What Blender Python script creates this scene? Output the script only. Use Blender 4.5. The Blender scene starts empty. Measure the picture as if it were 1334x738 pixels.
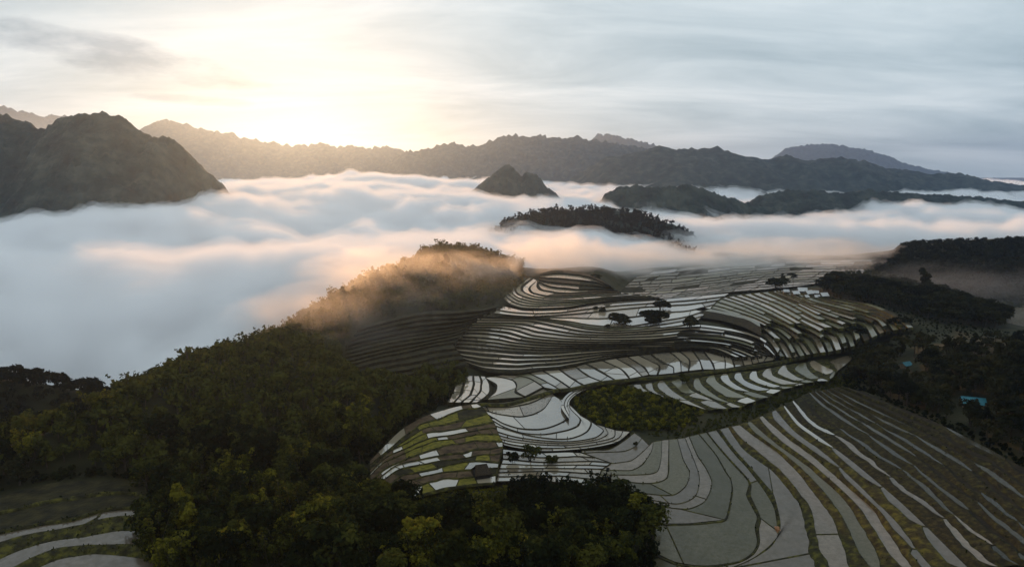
import bpy, bmesh, math, random
import numpy as np
from mathutils import Vector, Matrix
R = math.radians
S = bpy.context.scene
COL = S.collection
rng = np.random.default_rng(7)
random.seed(7)

# ------------------------------------------------------------------ camera
CAM_Z, FPX, W0, H0, PITCH = 200.0, 901.0, 1334.0, 738.0, R(9.02)
cam = bpy.data.cameras.new('camera')
cam.sensor_width = 36.0
cam.lens = 36.0*FPX/W0
cam.clip_start, cam.clip_end = 1.0, 60000.0
camo = bpy.data.objects.new('camera', cam)
COL.objects.link(camo)
camo.location = (0, 0, CAM_Z)
camo.rotation_euler = (math.pi/2 - PITCH, 0, 0)
S.camera = camo

# ------------------------------------------------------------------ light
SUN_AZ, SUN_EL = R(-17.3), R(6.0)       # azimuth from +Y, negative = left
SKY, VEIL = 0.13, 4.8
world = bpy.data.worlds.new('World')
S.world = world
world.use_nodes = True
def build_world():
    nt = world.node_tree
    nt.nodes.clear()
    N = nt.nodes.new
    L = nt.links.new
    out = N('ShaderNodeOutputWorld')
    bg = N('ShaderNodeBackground')
    sky = N('ShaderNodeTexSky')
    sky.sky_type = 'NISHITA'
    sky.sun_disc = False
    sky.sun_elevation = SUN_EL
    sky.sun_rotation = SUN_AZ
    sky.altitude = 300
    sky.air_density, sky.dust_density, sky.ozone_density = 1.0, 0.5, 2.5
    tc = N('ShaderNodeTexCoord')
    sep = N('ShaderNodeSeparateXYZ')
    L(tc.outputs['Generated'], sep.inputs[0])
    # project the direction on a cloud sheet: xy / (z + .12)
    za = N('ShaderNodeMath'); za.operation = 'MAXIMUM'; za.inputs[1].default_value = 0.0
    L(sep.outputs[2], za.inputs[0])
    zb = N('ShaderNodeMath'); zb.operation = 'ADD'; zb.inputs[1].default_value = 0.16
    L(za.outputs[0], zb.inputs[0])
    dx = N('ShaderNodeMath'); dx.operation = 'DIVIDE'
    dy = N('ShaderNodeMath'); dy.operation = 'DIVIDE'
    L(sep.outputs[0], dx.inputs[0]); L(zb.outputs[0], dx.inputs[1])
    L(sep.outputs[1], dy.inputs[0]); L(zb.outputs[0], dy.inputs[1])
    cmb = N('ShaderNodeCombineXYZ')
    L(dx.outputs[0], cmb.inputs[0]); L(dy.outputs[0], cmb.inputs[1])
    mp = N('ShaderNodeMapping')
    mp.inputs['Rotation'].default_value = (0, 0, R(-14))
    mp.inputs['Scale'].default_value = (0.7, 1.5, 1)
    mp.inputs['Location'].default_value = (3.1, 0.4, 0)
    L(cmb.outputs[0], mp.inputs[0])
    n1 = N('ShaderNodeTexNoise')
    n1.inputs['Scale'].default_value = 1.0
    n1.inputs['Detail'].default_value = 9
    n1.inputs['Roughness'].default_value = 0.6
    n1.inputs['Distortion'].default_value = 0.5
    L(mp.outputs[0], n1.inputs['Vector'])
    ramp = N('ShaderNodeValToRGB')
    ramp.color_ramp.elements[0].position = 0.30
    ramp.color_ramp.elements[1].position = 0.66
    L(n1.outputs[0], ramp.inputs[0])
    # a thin veil of cloud over the whole sky evens out its brightness, whiter where it is lit from behind
    def M(op, a, b=None, clamp=False):
        n = N('ShaderNodeMath'); n.operation = op; n.use_clamp = clamp
        for k, v in ((0, a), (1, b)):
            if v is None: continue
            if isinstance(v, (int, float)): n.inputs[k].default_value = v
            else: L(v, n.inputs[k])
        return n.outputs[0]
    bw = N('ShaderNodeRGBToBW')
    L(sky.outputs[0], bw.inputs[0])
    lum = M('MULTIPLY', M('POWER', bw.outputs[0], 0.06), VEIL)
    tone = N('ShaderNodeValToRGB')
    tone.color_ramp.elements[0].position = 0.10; tone.color_ramp.elements[0].color = (0.90, 1.0, 1.04, 1)
    tone.color_ramp.elements[1].position = 0.95; tone.color_ramp.elements[1].color = (1.08, 1.0, 0.87, 1)
    e = tone.color_ramp.elements.new(0.34); e.color = (1.0, 1.0, 0.97, 1)
    L(M('DIVIDE', bw.outputs[0], 24.0, True), tone.inputs[0])
    # wisps, thin to thick
    wisp = M('MULTIPLY_ADD', ramp.outputs[0], 0.46); wisp.node.inputs[2].default_value = 0.76
    # one long grey bank of cloud low on the left
    az = M('ARCTAN2', sep.outputs[0], sep.outputs[1]); el = M('ARCSINE', sep.outputs[2])
    n2 = N('ShaderNodeTexNoise'); n2.inputs['Scale'].default_value = 9.0; n2.inputs['Detail'].default_value = 8; n2.inputs['Roughness'].default_value = 0.62
    m2 = N('ShaderNodeMapping'); m2.inputs['Scale'].default_value = (1, 1, 3.2)
    L(tc.outputs['Generated'], m2.inputs[0]); L(m2.outputs[0], n2.inputs['Vector'])
    def bank(a0, e0, wa, we, slope):
        da = M('DIVIDE', M('SUBTRACT', az, R(a0)), R(wa))
        de = M('DIVIDE', M('SUBTRACT', M('SUBTRACT', el, R(e0)), M('MULTIPLY', M('SUBTRACT', az, R(a0)), slope)), R(we))
        r2 = M('ADD', M('POWER', M('ABSOLUTE', da), 2.0), M('POWER', M('ABSOLUTE', de), 2.0))
        v = M('SUBTRACT', M('MULTIPLY_ADD', n2.outputs[0], 3.4), r2); v.node.inputs[0].links[0].from_node.inputs[2].default_value = -0.75
        return M('MULTIPLY', v, 1.0, True)
    b1 = bank(-29.0, 8.0, 9.5, 1.45, -0.12)
    b2 = bank(-24.0, 5.3, 4.5, 0.4, -0.02)
    grey = M('MAXIMUM', b1, M('MULTIPLY', b2, 0.7))
    cl = N('ShaderNodeMix'); cl.data_type = 'RGBA'; cl.blend_type = 'MULTIPLY'
    cl.inputs['Factor'].default_value = 1.0
    gap = N('ShaderNodeMix'); gap.data_type = 'RGBA'; gap.blend_type = 'MULTIPLY'
    L(M('SUBTRACT', 1.0, ramp.outputs[0]), gap.inputs['Factor']); L(tone.outputs[0], gap.inputs['A']); gap.inputs['B'].default_value = (0.87, 0.975, 1.03, 1)
    L(gap.outputs['Result'], cl.inputs['A']); L(M('MULTIPLY', lum, wisp), cl.inputs['B'])
    dk = N('ShaderNodeMix'); dk.data_type = 'RGBA'; dk.blend_type = 'MULTIPLY'
    L(M('MULTIPLY', grey, 1.0), dk.inputs['Factor']); L(cl.outputs['Result'], dk.inputs['A']); dk.inputs['B'].default_value = (0.50, 0.56, 0.62, 1)
    mx = N('ShaderNodeMix'); mx.data_type = 'RGBA'
    mf = M('MULTIPLY_ADD', ramp.outputs[0], 0.05); mf.node.inputs[2].default_value = 0.93
    L(mf, mx.inputs['Factor'])
    L(sky.outputs[0], mx.inputs['A'])
    L(dk.outputs['Result'], mx.inputs['B'])
    L(mx.outputs['Result'], bg.inputs['Color'])
    bg.inputs['Strength'].default_value = SKY
    L(bg.outputs[0], out.inputs['Surface'])
build_world()
sun = bpy.data.lights.new('sun', 'SUN')
sun.energy = 3.8
sun.angle = R(0.5)
sun.color = (1.0, 0.48, 0.17)
suno = bpy.data.objects.new('sun', sun)
COL.objects.link(suno)
sdir = Vector((math.sin(SUN_AZ)*math.cos(SUN_EL), math.cos(SUN_AZ)*math.cos(SUN_EL), math.sin(SUN_EL)))
suno.rotation_euler = sdir.to_track_quat('Z', 'Y').to_euler()
suno.location = sdir*9000

S.view_settings.view_transform = 'Standard'
S.view_settings.look = 'None'
S.view_settings.gamma = 1.0
S.view_settings.exposure = 0.12
S.cycles.use_denoising = True
S.cycles.max_bounces = 16
S.cycles.diffuse_bounces = 2
S.cycles.glossy_bounces = 2
S.cycles.transmission_bounces = 2
S.cycles.volume_bounces = 16
S.cycles.transparent_max_bounces = 32
S.cycles.sample_clamp_indirect = 4.0

# ------------------------------------------------------------------ pixel <-> place
CP, SP = math.cos(PITCH), math.sin(PITCH)
def zm(z):
    return 36.0+0.62*np.asarray(z, float)       # heights of the notes below -> metres
def rays(p):
    p = np.asarray(p, float)
    a = (p[..., 0]-W0/2)/FPX
    b = (H0/2-p[..., 1])/FPX
    return np.stack([a, CP+b*SP, -SP+b*CP], -1)
def at_z(p, z):
    d = rays(p)
    t = (np.asarray(z, float)-CAM_Z)/d[..., 2]
    return np.array([0, 0, CAM_Z])+d*t[..., None]
def at_y(p, y):
    d = rays(p)
    t = np.asarray(y, float)/d[..., 1]
    return np.array([0, 0, CAM_Z])+d*t[..., None]

# ------------------------------------------------------------------ noise
def vnoise(x, y, seed=0):
    xi = np.floor(x).astype(np.int64); yi = np.floor(y).astype(np.int64)
    fx = x-xi; fy = y-yi
    fx = fx*fx*fx*(fx*(fx*6-15)+10); fy = fy*fy*fy*(fy*(fy*6-15)+10)
    def h(a, b):
        n = (a*374761393+b*668265263+seed*974634777) & 0x7fffffff
        n = ((n ^ (n >> 13))*1274126177) & 0x7fffffff
        n = ((n ^ (n >> 15))*2246822519) & 0x7fffffff
        return ((n ^ (n >> 14)) & 0xffff)/65535.0
    a = h(xi, yi); b = h(xi+1, yi); c = h(xi, yi+1); d = h(xi+1, yi+1)
    return (a*(1-fx)+b*fx)*(1-fy)+(c*(1-fx)+d*fx)*fy
def fbm(x, y, octv=5, seed=0, gain=0.5, lac=2.03, ridged=False):
    s = np.zeros_like(x, dtype=float); a = 1.0; tot = 0
    for i in range(octv):
        n = vnoise(x*lac**i+17.3*i, y*lac**i-9.1*i, seed+i)
        if ridged: n = 1-np.abs(2*n-1)
        s += a*n; tot += a; a *= gain
    return s/tot
def sstep(a, b, x):
    t = np.clip((x-a)/(b-a), 0, 1)
    return t*t*(3-2*t)

# ------------------------------------------------------------------ mesh helpers
def link(o, parent=None):
    COL.objects.link(o)
    if parent is not None: o.parent = parent
    return o
def tag(o, label=None, cat=None, group=None, kind=None):
    if label: o['label'] = label
    if cat: o['category'] = cat
    if group: o['group'] = group
    if kind: o['kind'] = kind
    return o
def mesh_np(name, verts, faces, mat=None, smooth=False):
    me = bpy.data.meshes.new(name)
    verts = np.ascontiguousarray(verts, dtype=np.float32)
    faces = np.ascontiguousarray(faces, dtype=np.int32)
    k = faces.shape[1]
    me.vertices.add(len(verts)); me.vertices.foreach_set('co', verts.ravel())
    me.loops.add(faces.size); me.loops.foreach_set('vertex_index', faces.ravel())
    me.polygons.add(len(faces))
    me.polygons.foreach_set('loop_start', np.arange(len(faces), dtype=np.int32)*k)
    me.update(calc_edges=True)
    me.polygons.foreach_set('use_smooth', np.full(len(faces), bool(smooth)))
    if mat: me.materials.append(mat)
    return me
def grid_faces(nu, nv, off=0):
    i = np.arange(nu-1)[:, None]*nv+np.arange(nv-1)[None]
    return np.stack([i, i+nv, i+nv+1, i+1], -1).reshape(-1, 4)+off
def obj(name, me, parent=None):
    return link(bpy.data.objects.new(name, me), parent)

# ------------------------------------------------------------------ materials
MATS = {}
def mat_new(name):
    m = bpy.data.materials.new(name)
    m.use_nodes = True
    m.node_tree.nodes.clear()
    return m
def ramp_mat(name, cols, scale=0.1, detail=4, rough=0.95, bump=0.0, bscale=None, spec=0.2, coord='Object', stretch=(1, 1, 1)):
    """noise driven colour ramp"""
    m = mat_new(name); nt = m.node_tree; N = nt.nodes.new; L = nt.links.new
    out = N('ShaderNodeOutputMaterial'); p = N('ShaderNodeBsdfPrincipled')
    L(p.outputs[0], out.inputs['Surface'])
    g = N('ShaderNodeNewGeometry') if coord == 'World' else N('ShaderNodeTexCoord')
    mp = N('ShaderNodeMapping'); mp.inputs['Scale'].default_value = stretch
    L(g.outputs['Position' if coord == 'World' else 'Object'], mp.inputs[0])
    n = N('ShaderNodeTexNoise'); n.inputs['Scale'].default_value = scale
    n.inputs['Detail'].default_value = detail
    L(mp.outputs[0], n.inputs['Vector'])
    r = N('ShaderNodeValToRGB')
    cr = r.color_ramp
    while len(cr.elements) < len(cols): cr.elements.new(0.5)
    for i, c in enumerate(cols):
        cr.elements[i].position = 0.32+0.36*i/max(1, len(cols)-1)
        cr.elements[i].color = (*c, 1)
    L(n.outputs[0], r.inputs[0]); L(r.outputs[0], p.inputs['Base Color'])
    p.inputs['Roughness'].default_value = rough
    p.inputs['Specular IOR Level'].default_value = spec
    if bump:
        b = N('ShaderNodeBump'); b.inputs['Distance'].default_value = bump
        b.inputs['Strength'].default_value = 0.8
        n2 = N('ShaderNodeTexNoise'); n2.inputs['Scale'].default_value = bscale or scale*4
        n2.inputs['Detail'].default_value = 4
        L(mp.outputs[0], n2.inputs['Vector'])
        L(n2.outputs[0], b.inputs['Height']); L(b.outputs[0], p.inputs['Normal'])
    MATS[name] = m
    return m
def vol_mat(name, col, dens, aniso):
    m = mat_new(name); nt = m.node_tree
    out = nt.nodes.new('ShaderNodeOutputMaterial'); v = nt.nodes.new('ShaderNodeVolumePrincipled')
    v.inputs['Color'].default_value = (*col, 1)
    v.inputs['Density'].default_value = dens
    v.inputs['Anisotropy'].default_value = aniso
    nt.links.new(v.outputs[0], out.inputs['Volume'])
    return m
m_forest_floor = ramp_mat('forest floor', [(0.012, 0.013, 0.006), (0.026, 0.026, 0.010), (0.05, 0.04, 0.018)], 0.03, 6, bump=1.5, bscale=0.12, coord='World')
m_mount = ramp_mat('mountain forest', [(0.006, 0.013, 0.012), (0.016, 0.03, 0.025), (0.05, 0.062, 0.05)], 0.02, 10, bump=14, bscale=0.05, coord='World')

# ------------------------------------------------------------------ terraces
def water_mat(name, mud, rough, ior, weed=None, wamt=0.0, wscale=0.35):
    """shallow paddy water over mud, with seedlings or scum showing through"""
    m = mat_new(name); nt = m.node_tree; N = nt.nodes.new; L = nt.links.new
    out = N('ShaderNodeOutputMaterial'); p = N('ShaderNodeBsdfPrincipled')
    g = N('ShaderNodeNewGeometry')
    oi = N('ShaderNodeObjectInfo')
    n = N('ShaderNodeTexNoise'); n.inputs['Scale'].default_value = 0.06; n.inputs['Detail'].default_value = 6
    L(g.outputs['Position'], n.inputs['Vector'])
    mx = N('ShaderNodeMix'); mx.data_type = 'RGBA'
    mx.inputs['A'].default_value = (*[c*0.55 for c in mud], 1); mx.inputs['B'].default_value = (*[c*1.35 for c in mud], 1)
    ad = N('ShaderNodeMath'); ad.operation = 'MULTIPLY_ADD'; ad.inputs[1].default_value = 1.0; ad.inputs[2].default_value = -0.5
    L(oi.outputs['Random'], ad.inputs[0])
    a2 = N('ShaderNodeMath'); a2.operation = 'ADD'; a2.use_clamp = True
    L(ad.outputs[0], a2.inputs[0]); L(n.outputs[0], a2.inputs[1])
    L(a2.outputs[0], mx.inputs['Factor']); L(mx.outputs['Result'], p.inputs['Base Color'])
    p.inputs['Roughness'].default_value = rough; p.inputs['IOR'].default_value = ior
    nb = N('ShaderNodeTexNoise'); nb.inputs['Scale'].default_value = 0.5; nb.inputs['Detail'].default_value = 3
    L(g.outputs['Position'], nb.inputs['Vector'])
    b = N('ShaderNodeBump'); b.inputs['Strength'].default_value = 0.06; b.inputs['Distance'].default_value = 0.1
    L(nb.outputs[0], b.inputs['Height']); L(b.outputs[0], p.inputs['Normal'])
    if weed:
        d = N('ShaderNodeBsdfDiffuse'); d.inputs['Color'].default_value = (*weed, 1)
        v = N('ShaderNodeTexNoise'); v.inputs['Scale'].default_value = wscale; v.inputs['Detail'].default_value = 10; v.inputs['Roughness'].default_value = 0.85
        L(g.outputs['Position'], v.inputs['Vector'])
        mr = N('ShaderNodeMapRange'); mr.inputs['From Min'].default_value = 0.50-wamt*0.4; mr.inputs['From Max'].default_value = 0.95-wamt*0.4
        mr.inputs['To Max'].default_value = 0.9
        L(v.outputs[0], mr.inputs['Value'])
        ms = N('ShaderNodeMixShader')
        L(mr.outputs[0], ms.inputs[0]); L(p.outputs[0], ms.inputs[1]); L(d.outputs[0], ms.inputs[2])
        L(ms.outputs[0], out.inputs['Surface'])
    else:
        L(p.outputs[0], out.inputs['Surface'])
    return m
MW = {
 'water': water_mat('paddy water', (0.27, 0.225, 0.16), 0.05, 2.7),
 'mud': water_mat('muddy paddy water', (0.25, 0.195, 0.13), 0.15, 2.1, (0.12, 0.10, 0.068), 0.30),
 'dull': water_mat('shallow dull paddy water', (0.16, 0.118, 0.082), 0.16, 1.6, (0.055, 0.05, 0.03), 0.35),
 'shade_water': water_mat('paddy water with painted shade', (0.05, 0.042, 0.028), 0.2, 1.4, (0.028, 0.025, 0.012), 0.5, 0.6),  # darker copy of the paddy water, with the slope's shade put into its colour
 'weed': water_mat('weedy dull paddy water', (0.12, 0.098, 0.06), 0.22, 1.55, (0.05, 0.05, 0.024), 0.62, 0.6),
 'sprout': water_mat('paddy water with seedlings', (0.17, 0.15, 0.10), 0.2, 1.9, (0.105, 0.098, 0.045), 0.6, 0.6),
 'soil': ramp_mat('bare paddy soil', [(0.035, 0.022, 0.012), (0.075, 0.048, 0.026), (0.11, 0.075, 0.04)], 0.25, 6, bump=0.3, coord='World'),
 'crop': ramp_mat('young bright rice', [(0.07, 0.066, 0.010), (0.13, 0.112, 0.014), (0.19, 0.16, 0.022)], 0.4, 6, bump=0.5, coord='World'),
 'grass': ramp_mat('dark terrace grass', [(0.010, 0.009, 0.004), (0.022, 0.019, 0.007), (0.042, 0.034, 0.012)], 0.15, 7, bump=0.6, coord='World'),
}
m_bank = ramp_mat('grassy paddy bank', [(0.008, 0.0065, 0.0035), (0.017, 0.014, 0.006), (0.036, 0.029, 0.009)], 0.35, 6, bump=0.5, coord='World')
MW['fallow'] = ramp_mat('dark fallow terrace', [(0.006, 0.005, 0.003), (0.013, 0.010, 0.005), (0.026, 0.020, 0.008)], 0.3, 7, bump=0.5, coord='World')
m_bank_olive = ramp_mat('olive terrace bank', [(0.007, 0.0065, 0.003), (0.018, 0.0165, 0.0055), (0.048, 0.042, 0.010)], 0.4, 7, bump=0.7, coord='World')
m_bank_green = ramp_mat('green paddy bank', [(0.013, 0.011, 0.005), (0.032, 0.029, 0.008), (0.085, 0.075, 0.012)], 0.3, 6, bump=0.5, coord='World')

def resample(pts, z, m):
    P = np.array([(p[0], p[1], p[2] if len(p) > 2 else z) for p in pts], float)
    P[:, 2] = zm(P[:, 2])
    d = np.concatenate([[0], np.cumsum(np.hypot(*(P[1:, :2]-P[:-1, :2]).T))])
    # smooth through the points (cardinal spline), then even spacing
    t = np.linspace(0, d[-1], m)
    out = np.empty((m, 3))
    n = len(P)
    tang = np.empty_like(P)
    for i in range(n):
        a, b = max(0, i-1), min(n-1, i+1)
        tang[i] = (P[b]-P[a])/(d[b]-d[a]+1e-9)
    k = np.clip(np.searchsorted(d, t, side='right')-1, 0, n-2)
    h = d[k+1]-d[k]+1e-9
    s = ((t-d[k])/h)[:, None]; h = h[:, None]
    out = (2*s**3-3*s**2+1)*P[k]+(s**3-2*s**2+s)*h*tang[k]*0.8+(-2*s**3+3*s**2)*P[k+1]+(s**3-s**2)*h*tang[k+1]*0.8
    out[:, 2] = np.interp(t, d, P[:, 2])
    return out
SEED_PTS = []        # seedlings standing in the shallow water
BANK_PTS = []        # places for grass tufts: (x, y, z, near)
ALL_CELLS = 0
SURF = []            # samples of the terrace surfaces, for the ground beneath
def terraces(label, guides, mats, fw=0.7, cell=(30, 70), m=72, seed=0, wob=0.14, bank=m_bank, bund=0.45, drop=3.0, tufts=0.0, seedlings=0.0):
    """guides: list of (z, points, n, opts): n terraces between this bund line and the next, going down the slope"""
    global ALL_CELLS
    rg = np.random.default_rng(100+seed)
    lines = []; opts = []
    for gi, g in enumerate(guides[:-1]):
        o = g[3] if len(g) > 3 else {}
        A = resample(g[1], g[0], m); B = resample(guides[gi+1][1], guides[gi+1][0], m)
        for k in range(g[2]):
            f = k/g[2]
            lines.append(A*(1-f)+B*f); opts.append(o)
    lines.append(resample(guides[-1][1], guides[-1][0], m))
    nl = len(lines)
    u = np.linspace(0, 1, m)
    # uneven bunds: shift each line towards its neighbours
    sh = [l.copy() for l in lines]
    for j in range(1, nl-1):
        d = (lines[j+1]-lines[j-1])*0.5
        L = np.hypot(*(lines[j][-1, :2]-lines[j][0, :2]))
        w = (fbm(u*max(2, L/45), np.full(m, j*7.7+seed), 3, seed+3)-0.5)*2*wob
        w2 = (fbm(u*max(4, L/12), np.full(m, j*3.1+seed), 2, seed+9)-0.5)*wob*0.7
        sh[j][:, :2] += d[:, :2]*(w+w2)[:, None]
    lines = sh
    for j in range(nl-1):
        for f in np.linspace(0, 1, 7):
            q = lines[j]*(1-f)+lines[j+1]*f
            q = at_z(q[:, :2], q[:, 2])
            q[:, 2] = np.minimum(lines[j][:, 2], lines[j+1][:, 2])
            SURF.append(q)
    root = None
    bv, bf = [], []
    cells = []
    nb = 0
    for j in range(nl-1):
        o = opts[j]
        A, B = lines[j], lines[j+1]
        f0 = o.get('fw', fw)
        ff = f0+(fbm(u*5, np.full(m, j*5.3+seed), 3, seed+21)-0.5)*0.22*min(1, 2*(1-f0)+0.3)
        ff = np.clip(ff, 0.12, 0.96)
        F = A*(1-ff[:, None])+B*ff[:, None]
        L = np.concatenate([[0], np.cumsum(np.hypot(*(F[1:, :2]-F[:-1, :2]).T))])
        cl = o.get('cell', cell)
        cuts = [0]
        while True:
            nx = L[cuts[-1]]+rg.uniform(*cl)
            k = int(np.searchsorted(L, nx))
            if k >= m-3: break
            k = max(k, cuts[-1]+2)
            if k >= m-3: break
            cuts.append(k)
        cuts.append(m-1)
        ms = o.get('mats', mats)
        hpx = np.hypot(*(F-A)[:, :2].T)
        slant = {c: (0 if c in (0, m-1) else float(np.clip(rg.normal()*0.45*hpx[c]/(L[-1]/(m-1)+1e-6), -6, 6))) for c in cuts}
        tp = o.get('taper', 0.0)
        for a, b in zip(cuts[:-1], cuts[1:]):
            sl = slice(a, b+1)
            n = b-a+1
            tt = np.linspace(0, 1, n)
            fi = np.clip(np.arange(a, b+1)+slant[a]*(1-tt)+slant[b]*tt, 0, m-1)
            Fs = np.stack([np.interp(fi, np.arange(m), F[:, q]) for q in range(3)], 1)
            if tp:
                k0, k1 = rg.uniform(0.5, 1.5, 2)*tp
                wq = np.clip(np.minimum((tt+0.02)/k0, (1.02-tt)/k1), 0, 1)**0.6
                Fs = A[sl]+(Fs-A[sl])*(0.12+0.88*wq)[:, None]
            z = A[sl, 2].mean()
            zn = B[sl, 2].mean()
            back = at_z(A[sl, :2], z); front = at_z(Fs[:, :2], z); foot = at_z(B[sl, :2], B[sl, 2])
            # water surface
            kind = ms[int(rg.integers(len(ms)))]
            cells.append((np.concatenate([back+[0, 0, 0.05], front+[0, 0, 0.05]]), n, kind, abs(L[b]-L[a])*np.hypot(*(B[sl, :2]-A[sl, :2]).mean(0)), (A[sl, :2].mean(0)+F[sl, :2].mean(0))/2))
            # bund along the front edge and bank down to the next terrace
            hz = foot[:, :2]-front[:, :2]
            run = np.hypot(hz[:, 0], hz[:, 1])
            dirn = hz/(run[:, None]+1e-6)
            wb = np.minimum(bund*(1+0.5*(fbm(u[sl]*40, np.full(n, j*1.7), 2, 5)-0.3)), run*0.45)
            p1 = front.copy(); p1[:, :2] += dirn*(wb*0.25)[:, None]; p1[:, 2] += 0.38
            p2 = front.copy(); p2[:, :2] += dirn*wb[:, None]; p2[:, 2] += 0.34
            mid = (p2+foot)/2; mid[:, 2] += 0.12*abs(z-zn); 
            ft = foot.copy(); ft[:, 2] -= 0.35
            fr = front.copy(); fr[:, 2] -= 0.4
            rows = np.stack([fr, p1, p2, mid, ft], 0)
            bv.append(rows.reshape(-1, 3)); bf.append(grid_faces(5, n, nb)); nb += 5*n
            if tufts:
                cnt = int(tufts*np.hypot(*np.diff(front[:, :2], axis=0).T).sum())
                ii = rg.integers(0, n, cnt); tt = rg.random(cnt)[:, None]
                BANK_PTS.append(p1[ii]*(1-tt)+ft[ii]*tt)
            # mud under the water, and low cross bunds at both ends
            lo = np.stack([back-[0, 0, 0.6], front-[0, 0, 0.6]], 0)
            bv.append(lo.reshape(-1, 3)); bf.append(grid_faces(2, n, nb)); nb += 2*n
            for e in ((0, 1), (n-1, -1)):
                p, q = back[e[0]], front[e[0]]
                pr = back[e[0]+e[1]], front[e[0]+e[1]]
                along = (pr[0]-p)[:2]; along = along/(np.hypot(*along)+1e-6)
                w = bund*0.6
                pp = [p+[0, 0, -drop], q+[0, 0, -drop], q+[0, 0, 0.22], p+[0, 0, 0.22]]
                inn = np.array([along[0]*w, along[1]*w, 0])
                vv = np.array(pp+[pp[3]+inn, pp[2]+inn, pp[2]+inn*1.3-[0, 0, 0.6], pp[3]+inn*1.3-[0, 0, 0.6]])
                bv.append(vv); bf.append(np.array([[0, 1, 2, 3], [3, 2, 5, 4], [4, 5, 6, 7]])+nb); nb += 8
    root = obj('rice_terraces', mesh_np('rice_terraces', np.concatenate(bv), np.concatenate(bf), bank, True))
    tag(root, label, kind='structure')
    cells.sort(key=lambda c: -c[3])
    for (V, n, kind, ar, pc) in cells:
        if not seedlings or kind in ('water', 'soil', 'grass', 'fallow', 'crop'): continue
        bk, fr = V[:n], V[n:]
        area = np.hypot(*(fr-bk)[:, :2].T).mean()*np.hypot(*np.diff((bk+fr)[:, :2]*.5, axis=0).T).sum()
        cnt = int(min(4000, area*seedlings*(1.6 if kind in ('weed', 'sprout') else 0.7)))
        ii = rg.integers(0, n-1, cnt); tt = rg.random(cnt)[:, None]; ss = rg.random(cnt)[:, None]
        a0 = bk[ii]*(1-ss)+bk[ii+1]*ss; a1 = fr[ii]*(1-ss)+fr[ii+1]*ss
        SEED_PTS.append(a0*(1-tt)+a1*tt)
    for i, (V, n, kind, ar, pc) in enumerate(cells):
        if callable(kind): kind = kind(pc, rg)
        me = mesh_np('paddy', V, grid_faces(2, n), MW[kind])
        obj('paddy', me, root)
        ALL_CELLS += 1
    # keep the ground just under the terraces
    return root, lines

W3 = ['water', 'water', 'mud']
A0 = [(622,414),(660,415),(697,416),(735,423),(765,429),(800,431),(850,428),(880,425),(913,423,30),(945,427,28),(970,432,25),(990,439,20),(1004,449,14),(1012,462,9.5)]
A1 = [(592,428),(636,427),(666,430),(690,437),(723,441),(760,443),(800,444),(850,443),(890,439,23),(930,442,21),(960,447,18),(985,456,13),(1003,463,9.2)]
A2 = [(555,446),(592,449),(615,450),(643,452),(667,455),(703,457),(760,455),(810,453),(850,453),(877,452),(907,452,14),(930,455,12),(954,465,9)]
A3 = [(585,463),(600,470),(618,478),(637,484),(675,486),(702,482),(727,480),(750,476),(783,469),(813,464),(846,461,6),(877,458,7),(905,455,7.5),(932,461,8)]
terraces('flooded rice terraces stepping down in dark banded rows', [
 (30, A0, 4, {'fw': 0.62, 'mats': ['water', 'mud', 'sprout', 'mud', 'water']}), (24, A1, 5, {'fw': 0.52}), (14.5, A2, 5, {'fw': 0.36}), (5, A3, 0)],
 W3, cell=(45, 120), m=110, seed=1)
# shaded grass terraces running into the forest slope
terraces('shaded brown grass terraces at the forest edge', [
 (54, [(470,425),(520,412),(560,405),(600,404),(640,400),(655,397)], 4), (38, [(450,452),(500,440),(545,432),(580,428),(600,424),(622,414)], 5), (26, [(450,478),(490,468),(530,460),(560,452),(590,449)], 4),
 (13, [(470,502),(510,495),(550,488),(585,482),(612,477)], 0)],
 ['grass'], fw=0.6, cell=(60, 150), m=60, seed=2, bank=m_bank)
# mosaic above the path
B = [
 (9.5, [(1012,463),(1010,466),(1006,469)]), (9.2, [(1001,456),(998,464),(994,471)]), (8.8, [(979,454),(985,464),(988,472)]), (8.4, [(968,452),(976,463),(980,474)]),
 (8, [(955,452),(965,465),(968,476)]), (7.6, [(942,453),(952,466),(956,478)]), (7.2, [(927,453),(943,465),(944,480)]), (6.9, [(914,457),(925,470),(930,481)]),
 (6.6, [(900,455),(911,471),(914,481)]), (6.3, [(883,457),(897,469),(896,483)]), (6, [(872,459),(885,470),(887,484)]),
 (5.7, [(846,461),(862,473),(876,478),(877,486)]), (5.3, [(831,463),(848,471),(858,477),(855,488)]), (4.9, [(817,465),(837,478),(845,488)]),
 (4.5, [(802,467),(825,480),(836,490)]), (4.1, [(784,470),(808,481),(819,493)]), (3.7, [(762,474),(778,483),(800,495)]), (3.3, [(749,478),(765,490),(786,498)]),
 (2.9, [(727,481),(742,492),(760,503)]), (2.5, [(706,483),(726,495),(742,506)]), (2.1, [(688,486),(712,498),(729,508)]), (1.7, [(655,488),(685,491),(707,504)]),
 (1.4, [(645,490),(668,496),(672,503),(670,511),(682,517)]), (1.2, [(630,492),(645,502),(641,512),(627,521)])]
terraces('mosaic of bright flooded paddies above the path', [(z, p, 1) for z, p in B], ['water', 'water', 'mud', 'sprout'], fw=0.86, cell=(15, 34), m=26, seed=3, wob=0)
terraces('cluster of tiny paddies at the forest edge', [
 (3.5, [(602,488),(595,500),(590,512),(583,524)], 4, {'fw': 0.72}), (1.5, [(633,490),(640,502),(640,513),(624,524)], 0)], ['water'], fw=0.75, cell=(6, 13), m=26, seed=4, wob=0.3)
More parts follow.
